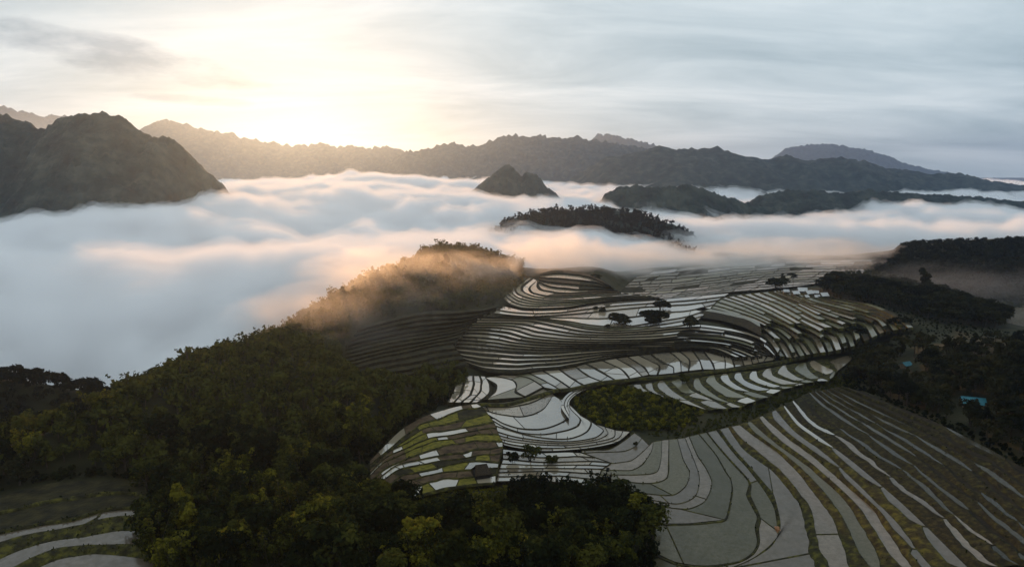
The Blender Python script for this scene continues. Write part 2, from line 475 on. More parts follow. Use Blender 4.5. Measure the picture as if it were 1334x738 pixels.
# strips below the path, above the gully
C = [
 (9, [(1112,462),(1107,470),(1092,482)]), (8.4, [(1060,469),(1072,476),(1088,484),(1086,490)]), (7.6, [(1050,472),(1052,480),(1062,489),(1080,496)]), (6.9, [(1024,475),(1026,482),(1041,492),(1062,497)]),
 (6.2, [(1004,479),(1007,489),(1030,497),(1048,500)]), (5.5, [(985,483),(988,492),(1014,502),(1035,504)]), (4.8, [(964,484),(970,495),(995,505),(1018,508)]),
 (4.2, [(947,486),(952,496),(970,507),(1002,517)]), (3.6, [(930,488),(934,497),(952,508),(985,522)]), (3.0, [(910,492),(915,502),(937,518),(966,530)]),
 (2.5, [(891,493),(899,507),(922,518),(948,532)]), (2.1, [(863,495),(875,508),(897,522),(922,534)]), (1.8, [(849,498),(852,508),(866,517),(880,522)]),
 (1.6, [(834,500),(838,506),(850,512),(858,516)]), (1.4, [(818,501),(822,504),(830,508),(834,510)])]
terraces('crescent rice paddies curving down to the gully', [(z, p, 1, {'taper': 0.16}) for z, p in C], ['sprout', 'sprout', 'mud', 'water'], fw=0.62, cell=(22, 60), m=30, seed=5, wob=0, bank=m_bank_green, bund=0.6, drop=5, tufts=0.35)
terraces('narrow strips rounding the end of the wooded gully', [
 (1.5, [(812,497),(790,500),(762,505),(742,511),(733,520),(731,530),(741,545)], 3), (0.4, [(818,500),(800,500),(778,503),(760,509),(748,516),(742,523),(742,532)], 0)], ['water'], fw=0.8, cell=(14, 30), m=40, seed=6, wob=0.1)
# right slope and the sweep round the valley bottom
D = [
 (26, [(1098,503),(1125,511),(1165,528),(1220,550),(1280,580),(1350,618)], 3, {'mats': ['fallow', 'fallow', 'shade_water'], 'fw': 0.42, 'cell': (60, 150), 'taper': 0.3}),
 (20, [(1078,507),(1100,520),(1150,545),(1220,582),(1280,622),(1350,676)], 3, {'mats': ['shade_water', 'fallow', 'shade_water'], 'fw': 0.36, 'cell': (50, 120), 'taper': 0.35}),
 (14.5, [(1055,511),(1075,527),(1112,553),(1170,590),(1250,652),(1350,735)], 2, {'fw': 0.32, 'taper': 0.35, 'mats': ['dull', 'shade_water', 'water', 'shade_water', 'fallow'], 'cell': (45, 100)}),
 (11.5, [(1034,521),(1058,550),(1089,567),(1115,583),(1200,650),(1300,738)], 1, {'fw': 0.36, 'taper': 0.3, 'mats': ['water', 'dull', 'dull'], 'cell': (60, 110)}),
 (9.5, [(1022,528),(1042,551),(1070,571),(1112,602),(1180,660),(1262,740)], 1, {'fw': 0.4, 'taper': 0.25, 'mats': ['dull', 'water', 'dull'], 'cell': (50, 100)}),
 (7.5, [(1009,534),(1037,562),(1071,588),(1107,619),(1160,672),(1215,742)], 1, {'fw': 0.5, 'taper': 0.2}),
 (5.2, [(993,541),(1024,570),(1059,594),(1094,625),(1137,664),(1188,742)], 1, {'fw': 0.55, 'taper': 0.15, 'cell': (150, 300)}),
 (3.2, [(978,548),(1006,574),(1036,596),(1062,616),(1104,655),(1150,742)], 1, {'fw': 0.55, 'taper': 0.12, 'cell': (150, 300), 'mats': ['dull', 'weed']}),
 (1.4, [(963,553),(988,572),(1014,590),(1040,615),(1075,660),(1108,742)], 1, {'fw': 0.64, 'cell': (120, 260)}),
 (-0.4, [(948,556),(966,583),(986,600),(1010,615),(1035,650),(1062,742)], 1, {'fw': 0.66, 'cell': (90, 160)}),
 (-2.0, [(932,560),(950,583),(970,605),(990,630),(1008,660),(1012,690),(1008,715),(992,738),(950,752),(900,756),(845,750)], 1, {'fw': 0.82, 'mats': ['dull', 'weed'], 'cell': (60, 130)}),
 (-2.8, [(920,563),(935,582),(952,602),(975,628),(972,645),(986,673),(983,686),(986,706),(980,719),(962,730),(917,736),(880,731),(850,717)], 1, {'fw': 0.95, 'mats': ['weed', 'dull', 'weed'], 'cell': (110, 200)}),
 (-3.2, [(910,565),(932,592),(943,612),(951,623),(953,635),(950,655),(944,675),(925,678),(895,681),(855,681)], 1, {'fw': 0.95}),
 (-3.6, [(897,568),(908,593),(920,611),(927,630),(917,653),(897,662),(875,661),(834,654),(800,650)], 1, {'fw': 0.95}),
 (-3.9, [(892,570),(905,602),(911,624),(905,647),(882,656),(845,650),(807,643),(769,637)], 1, {'fw': 0.95}),
 (-4.2, [(882,571),(890,599),(898,615),(893,632),(876,644),(837,642),(800,636),(773,632)], 1, {'fw': 0.95, 'mats': ['weed']}),
 (-4.5, [(871,572),(870,605),(868,622),(850,628),(820,627),(780,622)], 1, {'fw': 0.94, 'mats': ['weed', 'dull']}),
 (-4.8, [(862,573),(861,597),(855,614),(830,618),(800,618),(782,618)], 1, {'fw': 0.94}),
 (-5.1, [(851,575),(848,588),(835,605),(822,612),(800,612),(784,612)], 1, {'fw': 0.94}),
 (-5.3, [(846,580),(837,588),(822,599),(800,603),(797,603)], 1, {'fw': 0.94}),
 (-5.5, [(836,570),(827,581),(813,587),(785,588),(758,589)], 1, {'fw': 0.93}),
 (-5.7, [(826,563),(812,574),(793,585),(775,586),(757,587)], 0)]
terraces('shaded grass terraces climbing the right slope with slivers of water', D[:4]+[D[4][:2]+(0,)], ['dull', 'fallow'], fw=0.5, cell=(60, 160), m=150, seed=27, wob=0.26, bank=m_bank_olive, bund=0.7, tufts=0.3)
terraces('long curving paddies sweeping down the right slope', D[4:11]+[D[11][:2]+(0,)], ['dull', 'dull', 'dull', 'mud'], fw=0.58, cell=(60, 160), m=150, seed=7, wob=0.12, bank=m_bank_green, bund=0.7, tufts=0.22)
terraces('wide muddy paddies swirling round the valley bottom', D[11:], ['dull', 'weed', 'dull'], fw=0.94, cell=(50, 130), m=80, seed=8, wob=0.0, bund=0.5, bank=m_bank_green, tufts=0.15)
F = [
 (-1.2, [(719,505),(700,508),(680,519),(657,524),(626,525)], 1, {'fw': 0.9, 'mats': ['water'], 'cell': (120, 200)}),
 (-1.6, [(722,508),(711,516),(689,526),(657,531),(622,528)], 1, {'fw': 0.93, 'mats': ['mud'], 'cell': (40, 60)}),
 (-2.0, [(720,514),(716,522),(708,533),(695,540),(677,543),(644,538),(622,531)], 1, {'fw': 0.94, 'mats': ['mud', 'water'], 'cell': (50, 80)}),
 (-2.5, [(730,520),(741,537),(740,546),(723,555),(702,560),(680,559),(659,553),(645,545)], 1, {'fw': 0.85, 'mats': ['water']}),
 (-2.9, [(736,520),(746,535),(757,546),(754,555),(740,561),(710,566),(680,564),(656,556),(637,545)], 1, {'fw': 0.93, 'mats': ['water']}),
 (-3.3, [(757,542),(771,551),(765,563),(745,571),(725,572),(700,569),(677,564),(640,553)], 1, {'fw': 0.93, 'mats': ['water']}),
 (-3.7, [(775,552),(787,561),(776,570),(740,575),(700,573),(668,568),(640,560)], 2, {'fw': 0.9, 'mats': ['water', 'mud']}),
 (-4.2, [(802,560),(801,569),(785,574),(740,580),(700,579),(665,575),(640,568)], 2, {'fw': 0.9, 'mats': ['water', 'mud'], 'cell': (25, 55)}),
 (-5.2, [(822,562),(806,575),(785,581),(757,585),(710,588),(670,583),(642,576)], 0)]
terraces('bright concentric paddies in the middle of the valley', F, W3, fw=0.9, cell=(60, 130), m=80, seed=9, wob=0.03, bund=0.4, seedlings=0.5, tufts=0.1)
Lf = [
 (-3.5, [(655,585),(700,590),(740,589),(758,590)], 2), (-4.3, [(655,598),(706,602),(772,601),(796,603)], 2), (-4.9, [(650,611),(700,610),(784,611)], 1), (-5.2, [(648,616),(715,614),(781,618)], 1), (-5.6, [(648,621),(727,620),(776,625)], 1), (-6, [(645,628),(700,627),(773,634)], 0)]
terraces('straight paddies beside the shrubby mound', Lf, ['water', 'mud', 'water', 'mud'], fw=0.86, cell=(28, 60), m=40, seed=10, wob=0.08, seedlings=0.5, tufts=0.1)
G = [
 (6, [(482,600),(520,562),(545,546),(565,538),(597,529),(622,526)], 1, {'mats': ['water', 'water', 'crop', 'soil']}),
 (5.4, [(482,606),(530,568),(548,553),(575,545),(600,537),(630,531)], 2),
 (4.4, [(482,612),(505,590),(525,580),(555,566),(597,560),(630,553),(645,552)], 2, {'mats': ['soil', 'crop', 'soil', 'water']}),
 (3.4, [(482,620),(500,603),(530,590),(564,576),(590,572),(625,566),(650,566)], 1),
 (2.8, [(484,628),(502,611),(530,598),(560,590),(587,581),(620,576),(655,575)], 1, {'mats': ['water', 'soil', 'water']}),
 (2.2, [(488,630),(517,606),(558,598),(576,595),(603,590),(620,586),(655,584)], 1, {'mats': ['water', 'crop', 'soil', 'water']}),
 (1.7, [(500,625),(520,612),(564,603),(580,601),(605,598),(625,594),(652,592)], 1),
 (1.2, [(508,630),(525,618),(564,612),(583,608),(610,602),(635,602),(650,603)], 1, {'mats': ['crop', 'water', 'soil']}),
 (0.7, [(518,637),(528,629),(560,621),(575,617),(605,612),(648,612)], 1),
 (0.2, [(525,642),(550,632),(575,626),(607,622),(646,620)], 1, {'mats': ['water', 'crop', 'water']}),
 (-0.3, [(527,652),(550,646),(573,640),(605,634),(646,630)], 0)]
terraces('patchwork of brown soil, yellow green rice and flooded plots', G, ['soil', 'soil', 'crop', 'soil', 'grass'], fw=0.78, cell=(8, 52), m=90, seed=11, wob=0.3, bank=m_bank_green, tufts=0.3)
# upper plateau, upper amphitheatre, field above the path and far flats
I = [
 (58, [(704,356),(720,352),(740,352),(770,358),(792,370)], 4, {'mats': ['grass', 'soil', 'mud']}), (47, [(701,368),(715,374),(745,378),(775,378),(800,377)], 2, {'mats': ['soil', 'mud', 'grass']}),
 (44, [(699,365),(688,376),(692,382),(720,387),(780,383),(810,381)], 1), (43, [(693,362),(679,373),(679,379),(695,386),(722,389),(790,385),(820,383)], 1), (42, [(687,362),(670,376),(674,384),(700,391),(748,391),(800,387),(835,384)], 2, {'mats': ['water', 'sprout']}),
 (40, [(678,362),(661,375),(661,382),(675,392),(700,396),(750,394),(800,389),(850,386)], 2, {'mats': ['sprout', 'mud']}), (38, [(668,368),(652,383),(662,396),(682,402),(736,401),(767,396),(805,391),(860,388)], 0)]
terraces('curved paddies ringing the brown knoll at the ridge end', I, ['sprout', 'mud', 'water'], fw=0.66, cell=(25, 60), m=70, seed=12)
Pp = [
 (36.5, [(652,398),(682,404),(736,403),(767,398),(805,393),(860,390),(905,386),(950,382)], 2), (34, [(640,408),(690,412),(730,410),(770,407),(800,404),(850,399),(900,396),(935,391)], 2), (32, [(632,412),(680,413),(735,418),(770,424),(800,426),(850,421),(895,412),(925,402)], 2, {'mats': ['mud', 'sprout', 'water']}), (30.3, [(622,414),(660,415),(697,416),(735,422),(765,428),(800,431),(850,428),(880,425),(905,421)], 0)]
terraces('broad bright paddies on the upper plateau', Pp, ['water', 'water', 'mud'], fw=0.9, cell=(40, 80), m=70, seed=13, bund=0.7)
J = [
 (52, [(1085,388),(1130,395),(1160,406),(1190,426)], 4, {'mats': ['grass', 'sprout']}), (47, [(1020,378),(1060,394),(1100,404),(1140,417,44),(1152,432,34)], 4, {'mats': ['sprout', 'grass', 'mud']}),
 (42, [(1000,380),(1035,395),(1065,411),(1105,430,34),(1114,450,20)], 3), (37, [(965,384),(990,393),(1020,407),(1050,424),(1078,440,26),(1086,457,15)], 3), (33.5, [(935,389),(955,395),(985,407),(1010,419),(1038,437,22),(1056,461,11)], 3),
 (31, [(908,398),(940,406),(970,414),(995,425,26),(1020,445,17),(1032,466,10)], 2), (29, [(905,410),(950,419,28),(985,430,23),(1000,445,16),(1013,463,10)], 0)]
terraces('green seedling terraces fanning out above the path', J, ['sprout', 'sprout', 'mud'], fw=0.66, cell=(22, 55), m=60, seed=14, bank=m_bank_green)
terraces('long field with a dark bank on the plateau rim', [(33, [(905,398),(935,404),(965,410),(990,420)], 1, {'fw': 0.3, 'mats': ['sprout']}), (30.5, [(905,412),(940,417),(970,426),(992,437)], 0)][:2], ['sprout'], cell=(80, 100), m=20, seed=15)
K = [
 (31, [(835,356),(900,348),(1000,341),(1140,338)], 4), (32, [(815,372),(880,369),(960,359),(1040,352),(1140,350)], 4), (33, [(805,384),(870,382),(940,374),(1000,367),(1060,364),(1100,364)], 3, {'mats': ['dull', 'mud', 'weed']}), (34, [(812,391),(880,388),(950,381),(1000,377),(1030,374)], 0)]
terraces('flat paddies on the far valley floor under the fog', K, ['dull', 'sprout', 'weed', 'grass', 'weed', 'weed'], fw=0.8, cell=(10, 36), m=90, seed=16, bund=1.2, wob=0.35)
H = [
 (39.5, [(-30,652),(0,645),(37,636),(75,628),(131,625),(187,624)], 2, {'mats': ['grass'], 'fw': 0.8, 'cell': (300, 400)}),
 (37.2, [(-40,703),(0,696),(52,685),(100,677),(130,668),(150,665),(175,664),(190,668),(203,680)], 1, {'fw': 0.32, 'taper': 0.1, 'mats': ['dull'], 'cell': (150, 240)}),
 (34.8, [(-30,742),(0,728),(30,715),(70,704),(110,699),(150,692),(186,691)], 1, {'fw': 0.46, 'taper': 0.08, 'mats': ['dull'], 'cell': (300, 400)}),
 (32.4, [(0,765),(50,739),(80,728),(120,722),(150,723),(190,728),(212,738)], 1, {'fw': 0.66, 'mats': ['dull'], 'cell': (300, 400)}),
 (30.5, [(20,800),(60,770),(120,756),(160,756),(200,760),(225,768)], 0)]
terraces('pale flooded terraces in the bottom left corner', H, ['mud'], m=80, seed=17, wob=0.03, bank=m_bank_green, bund=0.8, tufts=2.0)
# the path between mosaic and crescents
def ribbon(name, label, pts, w, mat, lift=0.5):
    P = resample(pts, 0, 120)
    C3 = at_z(P[:, :2], P[:, 2])
    t = np.gradient(C3[:, :2], axis=0); t /= np.hypot(t[:, 0], t[:, 1])[:, None]
    nrm = np.stack([-t[:, 1], t[:, 0]], 1)
    rows = []
    for o, dz in ((-w*1.6, -1.6), (-w, 0), (-w*.4, .12), (w*.4, .12), (w, 0), (w*1.6, -1.6)):
        r = C3.copy(); wv = 1+0.35*(fbm(np.arange(120)/7, np.full(120, o), 2, 77)-0.5)
        r[:, :2] += nrm*(o*wv)[:, None]; r[:, 2] += dz+lift; rows.append(r)
    o = obj(name, mesh_np(name, np.stack(rows).reshape(-1, 3), grid_faces(6, 120), mat, True))
    return tag(o, label, kind='structure')
ribbon('path', 'grassy path winding between the paddies', [(600,531,4),(625,526,2.5),(660,526,0.5),(700,515,0.6),(722,508,1.2),(745,506,2.5),(780,498,3.4),(830,493,4.4),(880,489,6),(940,482,7),(985,476,8),(1022,470,9),(1067,461,10),(1105,456,12)], 1.6, m_bank_green, 0.55)
# ------------------------------------------------------------------ terrain
# control points: (px, py, ground height)
CTRL = [
 # crest of the near ridge
 (0,572,68),(60,561,68),(120,542,69),(190,512,70),(270,480,68),(330,454,69),(380,433,70),(430,407,74),(480,377,82),(520,352,92),
 (560,333,97),(595,330,98),(625,328,98),(655,327,96),(676,334,90),(640,345,88),(600,350,86),
 # flank of the ridge
 (300,540,46),(300,600,36),(300,640,36),(200,560,42),(100,600,40),(0,620,42),(400,500,50),(420,560,36),(480,520,40),(500,450,56),
 (540,400,72),(600,420,49),(560,450,38),(560,500,18),(640,395,50),(620,360,72),(500,560,20),(440,620,26),(460,560,28),
 # foreground left
 (0,738,34),(100,738,34),(200,720,34),(300,720,36),(450,700,30),(560,690,22),(600,640,8),(700,680,6),(800,700,2),(860,738,-2),(650,738,16),
 (100,660,36),(200,660,35),(0,660,38),
 # amphitheatre and flats
 (700,413,45),(850,440,42),(640,413,46),(900,440,42),(1000,455,30),(600,470,24),(700,515,5),(850,470,14),(900,460,16),
 (720,370,50),(780,345,62),(700,345,68),(800,385,46),(950,385,46),(900,400,45),(850,360,38),(1000,360,34),(1100,345,32),(1000,385,48),
 (1050,420,40),(1100,400,46),(1060,380,50),(1150,420,36),(1100,460,14),
 (640,560,1),(700,570,0),(800,600,-3),(760,530,2),(850,505,3),(950,490,4),(1050,480,6),
 (900,550,-12),(1000,540,-12),(830,545,-8),(1060,510,-6),(900,640,-6),(950,700,-8),(850,680,-6),(1050,700,-4),
 # right slope
 (1100,560,4),(1100,640,0),(1100,720,-2),(1200,560,16),(1200,640,10),(1200,720,8),(1300,600,24),(1334,700,26),(1300,738,20),
 (1250,455,48),(1330,450,48),(1180,445,30),(1180,475,26),(1267,520,26),(1334,540,32),(1140,490,10),
 (1200,385,50),(1120,375,50),(1260,400,38),(1300,420,12),(1334,425,8),(1330,400,10),
 # far right hill and valley
 (1150,375,32),(1250,377,32),(1334,376,30),
]
HILL_PX = [  # first a dark spur below the fog at the far left
 (-60,500,62),(0,502,60),(60,508,56),(115,516,50),
 #  then the wooded hill at the right edge: (px, py, metres)
 (1142,352,60),(1155,338,74),(1180,324,86),(1240,322,94),(1334,318,100),(1420,320,100),(1500,330,95),(1420,376,60),(1460,450,70),(1420,560,66),(1420,700,60)]
EXTRA_XY = [  # plain ground positions (x, y, height): the fog valley behind the ridge, the land outside the frame
 (-420,560,-30),(-300,720,-40),(-170,900,-40),(-60,1060,-10),(-700,700,-40),(-900,400,-20),(-600,300,20),(-420,240,40),(-900,1200,-40),
 (-400,1200,-40),(-400,1600,-40),(0,1250,10),(0,1700,0),(400,1500,40),(800,1700,25),(-900,1800,-40),(1300,1800,20),
 (300,140,50),(0,140,50),(-200,130,56),(-500,100,50),(700,100,60),(1000,400,70),(1200,1000,70),(1300,300,60),(400,40,50),(-100,40,50),
 (700,1350,40),(1000,1450,35),(1350,1350,40),(500,1180,52)
]
class Terrain:
    def __init__(s, pts):
        s.p = pts[:, :2]/300.0
        n = len(pts)
        d = np.hypot(s.p[:, None, 0]-s.p[None, :, 0], s.p[:, None, 1]-s.p[None, :, 1])
        A = np.zeros((n+3, n+3))
        A[:n, :n] = d*d*np.log(d+1e-9)+np.eye(n)*0.006         # thin plate, slightly smoothed
        A[:n, n] = 1; A[:n, n+1:] = s.p
        A[n, :n] = 1; A[n+1:, :n] = s.p.T
        b = np.zeros(n+3); b[:n] = pts[:, 2]
        s.w = np.linalg.solve(A, b)
    def __call__(s, x, y):
        x = np.asarray(x, float); y = np.asarray(y, float)
        sh = x.shape
        q = np.stack([x.ravel(), y.ravel()], 1)/300.0
        out = np.empty(len(q))
        n = len(s.p)
        for i in range(0, len(q), 20000):
            k = q[i:i+20000]
            d = np.hypot(k[:, None, 0]-s.p[None, :, 0], k[:, None, 1]-s.p[None, :, 1])
            out[i:i+20000] = (d*d*np.log(d+1e-9))@s.w[:n]+s.w[n]+k@s.w[n+1:]
        return out.reshape(sh)
# terrace lines join the control points below, once they exist
ctrl = np.array(CTRL, float)
cw = at_z(ctrl[:, :2], zm(ctrl[:, 2]))
hp = np.array(HILL_PX, float)
cw = np.concatenate([cw, at_z(hp[:, :2], hp[:, 2])])
crest = cw[:12]                                   # the far side of the ridge drops into the fog
drop1 = crest.copy(); drop2 = crest.copy()
dirs = np.gradient(crest[:, :2], axis=0); dirs = np.stack([-dirs[:, 1], dirs[:, 0]], 1); dirs /= np.hypot(dirs[:, 0], dirs[:, 1])[:, None]
drop1[:, :2] += dirs*45; drop1[:, 2] -= 22; drop2[:, :2] += dirs*110; drop2[:, 2] -= 70
cw = np.concatenate([cw, drop1[:11:2], drop2[:11:2]])
TPTS = np.concatenate([cw, np.array(EXTRA_XY, float)])
terr = Terrain(TPTS)

SURF = np.concatenate(SURF)
GX0, GX1, GY0, GY1, GST = -1000.0, 1400.0, 40.0, 1900.0, 6.0
def build_ground():
    xs = np.arange(GX0, GX1+.1, GST); ys = np.arange(GY0, GY1+.1, GST)
    X, Y = np.meshgrid(xs, ys, indexing='ij')
    Z = terr(X, Y)
    Z = Z+(fbm(X/60, Y/60, 4, 3)-0.5)*3.0
    # lie just under the terraces, and run smoothly out to the free ground around them
    low = np.full(Z.shape, 1e9)
    i = (SURF[:, 0]-GX0)/GST; j = (SURF[:, 1]-GY0)/GST
    ok = (i > 1) & (i < len(xs)-3) & (j > 1) & (j < len(ys)-3)
    i = np.floor(i[ok]).astype(int); j = np.floor(j[ok]).astype(int)
    for di in (-1, 0, 1, 2):
        for dj in (-1, 0, 1, 2):
            np.minimum.at(low, (i+di, j+dj), SURF[ok, 2]-2.2)
    fix = low < 1e8
    D = np.where(fix, np.minimum(low, 1e4)-Z, 0.0)
    for it in range(160):
        a = np.pad(D, 1, mode='edge')
        sm = (a[:-2, 1:-1]+a[2:, 1:-1]+a[1:-1, :-2]+a[1:-1, 2:])*0.25*0.985
        D = np.where(fix, D, sm)
    Z = Z+D
    e = np.minimum(np.minimum(X-GX0, GX1-X), GY1-Y)   # sink the far rims under the valley floor
    Z = np.where(e < 120, Z*(e/120)+(-70)*(1-e/120), Z)
    V = np.stack([X, Y, Z], -1).reshape(-1, 3)
    me = mesh_np('ground', V, grid_faces(len(xs), len(ys)), m_forest_floor, True)
    o = obj('ground', me)
    tag(o, 'dark forested ground of the valley and its ridge', kind='structure')
    return Z
GZ = build_ground()
def ground_z(x, y):
    i = np.clip((np.asarray(x, float)-GX0)/GST, 0, GZ.shape[0]-1.001); j = np.clip((np.asarray(y, float)-GY0)/GST, 0, GZ.shape[1]-1.001)
    a = i.astype(int); b = j.astype(int); fx = i-a; fy = j-b
    return (GZ[a, b]*(1-fx)+GZ[a+1, b]*fx)*(1-fy)+(GZ[a, b+1]*(1-fx)+GZ[a+1, b+1]*fx)*fy

# sheet under everything, out to the horizon
sheet = obj('valley_floor', mesh_np('valley_floor', [(-40000, -3000, -66), (40000, -3000, -66), (40000, 45000, -66), (-40000, 45000, -66)], [(0, 1, 2, 3)], m_forest_floor))
tag(sheet, 'valley floor stretching to the horizon', kind='structure')

# ------------------------------------------------------------------ mountains
def mountain(name, label, crest, y0, front, back, base=-60, rough=0.12, spur=0.3, seed=1, bump=0.0, nu=220, nv=70, curve=0.0, mat=None, pw=1.3):
    c = np.array(crest, float)
    w = at_y(c, np.full(len(c), y0))
    xs = np.linspace(w[0, 0], w[-1, 0], nu)
    zc = np.interp(xs, w[:, 0], w[:, 2])
    span = w[-1, 0]-w[0, 0]
    hmax = (zc-base).max()
    vs = np.concatenate([np.linspace(-1, 0, nv*2//3, endpoint=False), np.linspace(0, 1, nv-nv*2//3)])
    U, Vv = np.meshgrid(xs, vs, indexing='ij')
    ZC = np.repeat(zc[:, None], len(vs), 1)
    wl = hmax*0.9
    warp = (fbm(U/wl, Vv*0+seed*3.3, 3, seed)-0.5)*2*spur
    dep = np.where(Vv < 0, front, back)
    Y = y0+Vv*dep+warp*front*0.5*(1-np.abs(Vv))+curve*((U-xs.mean())/span)**2
    X = U+(fbm(U/wl+9, Y/wl, 3, seed+5)-0.5)*wl*0.5*np.abs(Vv)
    prof = 1-np.abs(Vv)**pw
    H = (ZC-base)*prof
    rid = fbm(X/(wl*0.45), Y/(wl*0.45), 5, seed+11, ridged=True)
    H = H-(0.5-np.abs(fbm(X/(wl*0.16), Y/(wl*0.3), 3, seed+61)-0.5))*np.minimum(np.abs(Vv)*1.6, 1)*(1-np.abs(Vv))*hmax*spur*0.55
    H = H-(1-rid)*np.minimum(np.abs(Vv)*2.2, 1)*(1-np.abs(Vv))*hmax*spur*1.2
    fine = fbm(X/(wl*0.06), Y/(wl*0.06), 4, seed+31)
    H = H+(fine-0.6)*hmax*rough*np.clip(H/hmax*3, 0, 1)
    if bump:
        H = H+(fbm(X/13, Y/13, 3, seed+41)-0.5)*bump*np.clip(H/20, 0, 1)
    Z = base+np.maximum(H, -2)
    V = np.stack([X, Y, Z], -1).reshape(-1, 3)
    o = obj(name, mesh_np(name, V, grid_faces(len(xs), len(vs))[:, ::1], mat or m_mount, True))
    tag(o, label, kind='structure')
    return o, X, Y, Z

mountain('mountain', 'faint pale blue far range at the left edge', [(-200,168),(-120,150),(-60,146),(0,138),(15,141),(50,149),(60,150),(85,148),(110,158),(160,175),(230,215)], 13000, 2500, 3000, seed=3)
mountain('mountain', 'broad hazy range glowing golden under the sun', [(150,200),(175,178),(195,163),(215,155),(235,158),(260,166),(290,171),(320,178),(350,184),(385,190),(420,186),(440,190),(460,188),(485,193),(505,191),(530,195),(560,205),(600,220),(680,235)], 8200, 1800, 2500, seed=5)
mountain('mountain', 'very faint blue dome behind the middle range', [(720,225),(760,190),(775,176),(790,174),(810,179),(845,185),(900,200),(960,225)], 11000, 1800, 2500, seed=8)
mountain('mountain', 'wide blue grey range behind the small peak', [(470,240),(490,222),(510,208),(535,196),(555,193),(565,190),(580,186),(592,184),(605,189),(620,188),(640,182),(655,177),(672,174),(690,177),(700,174),(712,178),(730,179),(750,176),(765,180),(790,184),(830,190),(870,200),(940,225)], 6600, 1500, 2200, seed=11)
mountain('mountain', 'pale flat topped far summit on the right', [(960,230),(1005,205),(1030,191),(1050,188),(1075,187),(1100,190),(1120,194),(1150,201),(1180,211),(1220,222),(1300,240)], 12000, 2000, 2500, seed=13)
mountain('mountain', 'long jagged blue range on the right', [(700,260),(740,236),(770,216),(790,204),(815,201),(840,194),(858,189),(880,195),(900,191),(905,195),(935,190),(955,200),(980,204),(1000,208),(1023,200),(1045,210),(1065,207),(1090,204),(1110,208),(1135,208),(1160,217),(1200,222),(1215,226),(1250,224),(1265,228),(1290,234),(1320,238),(1350,243),(1430,240),(1520,250),(1640,275)], 4300, 1100, 1500, seed=17, rough=0.07)
mountain('mountain', 'dark bulky forested mountain at the left edge', [(-330,190),(-250,165),(-140,172),(-60,156),(0,146),(22,152),(45,164),(62,168),(85,155),(110,149),(140,148),(160,151),(178,160),(196,178),(212,175),(225,181),(240,200),(258,220),(275,236),(290,252),(310,270)], 1900, 420, 700, seed=21, rough=0.05, bump=16, nu=460, nv=150)
mountain('hill', 'small dark twin peak rising out of the fog', [(590,262),(625,240),(640,228),(652,218),(662,214),(670,220),(680,230),(686,222),(697,225),(706,234),(715,245),(740,262)], 2600, 260, 300, seed=25, rough=0.05, bump=14, nu=220, nv=90)
mountain('hill', 'dark wooded hill with a notch above the fog', [(770,275),(790,252),(805,243),(830,241),(860,243),(895,240),(920,246),(950,257),(985,266),(1030,274),(1060,282),(1090,300)], 2250, 300, 350, seed=27, rough=0.05, bump=14, nu=300, nv=80)
mountain('hill', 'long low dark wooded hill on the right', [(960,275),(990,255),(1030,247),(1070,248),(1100,251),(1130,247),(1180,251),(1230,253),(1290,258),(1334,262),(1400,262),(1500,280)], 2500, 420, 450, seed=29, rough=0.05, bump=14, nu=340, nv=90)
HILL = mountain('hill', 'rounded wooded hill rising from the middle of the fog', [(600,330),(640,300),(660,286),(700,276),(740,274),(790,272),(820,276),(850,284),(880,293),(905,310),(940,335)], 1500, 240, 300, seed=33, rough=0.05, bump=3, nu=220, nv=90, base=0)

# ------------------------------------------------------------------ fog
def poly_sd(X, Y, P):
    """signed distance, positive inside"""
    P = np.asarray(P, float); n = len(P)
    d = np.full(X.shape, 1e18); ins = np.zeros(X.shape, bool)
    for i in range(n):
        a = P[i]; b = P[(i+1) % n]
        e = b-a
        t = np.clip(((X-a[0])*e[0]+(Y-a[1])*e[1])/(e@e), 0, 1)
        d = np.minimum(d, (X-a[0]-t*e[0])**2+(Y-a[1]-t*e[1])**2)
        cnd = ((a[1] > Y) != (b[1] > Y)) & (X < (b[0]-a[0])*(Y-a[1])/(b[1]-a[1]+1e-12)+a[0])
        ins ^= cnd
    d = np.sqrt(d)
    return np.where(ins, d, -d)
crest_px = [(0,566,68),(60,555,68),(120,536,69),(190,506,70),(270,474,68),(380,427,70),(480,371,82),(560,335,97),(655,334,92)]
cr = at_z(np.array(crest_px)[:, :2], zm(np.array(crest_px, float)[:, 2]))[:, :2]
FOG_POLY = [(-9000, 350), (-900, 380), (-420, 400)]+[tuple(p) for p in cr[3:]]+[(10,940),(50,975),(120,1010),(230,1030),(360,1090),(500,1160),(660,1290),(900,1380),(1500,1450),(9000,1700),(9000,9000),(-9000,9000)]
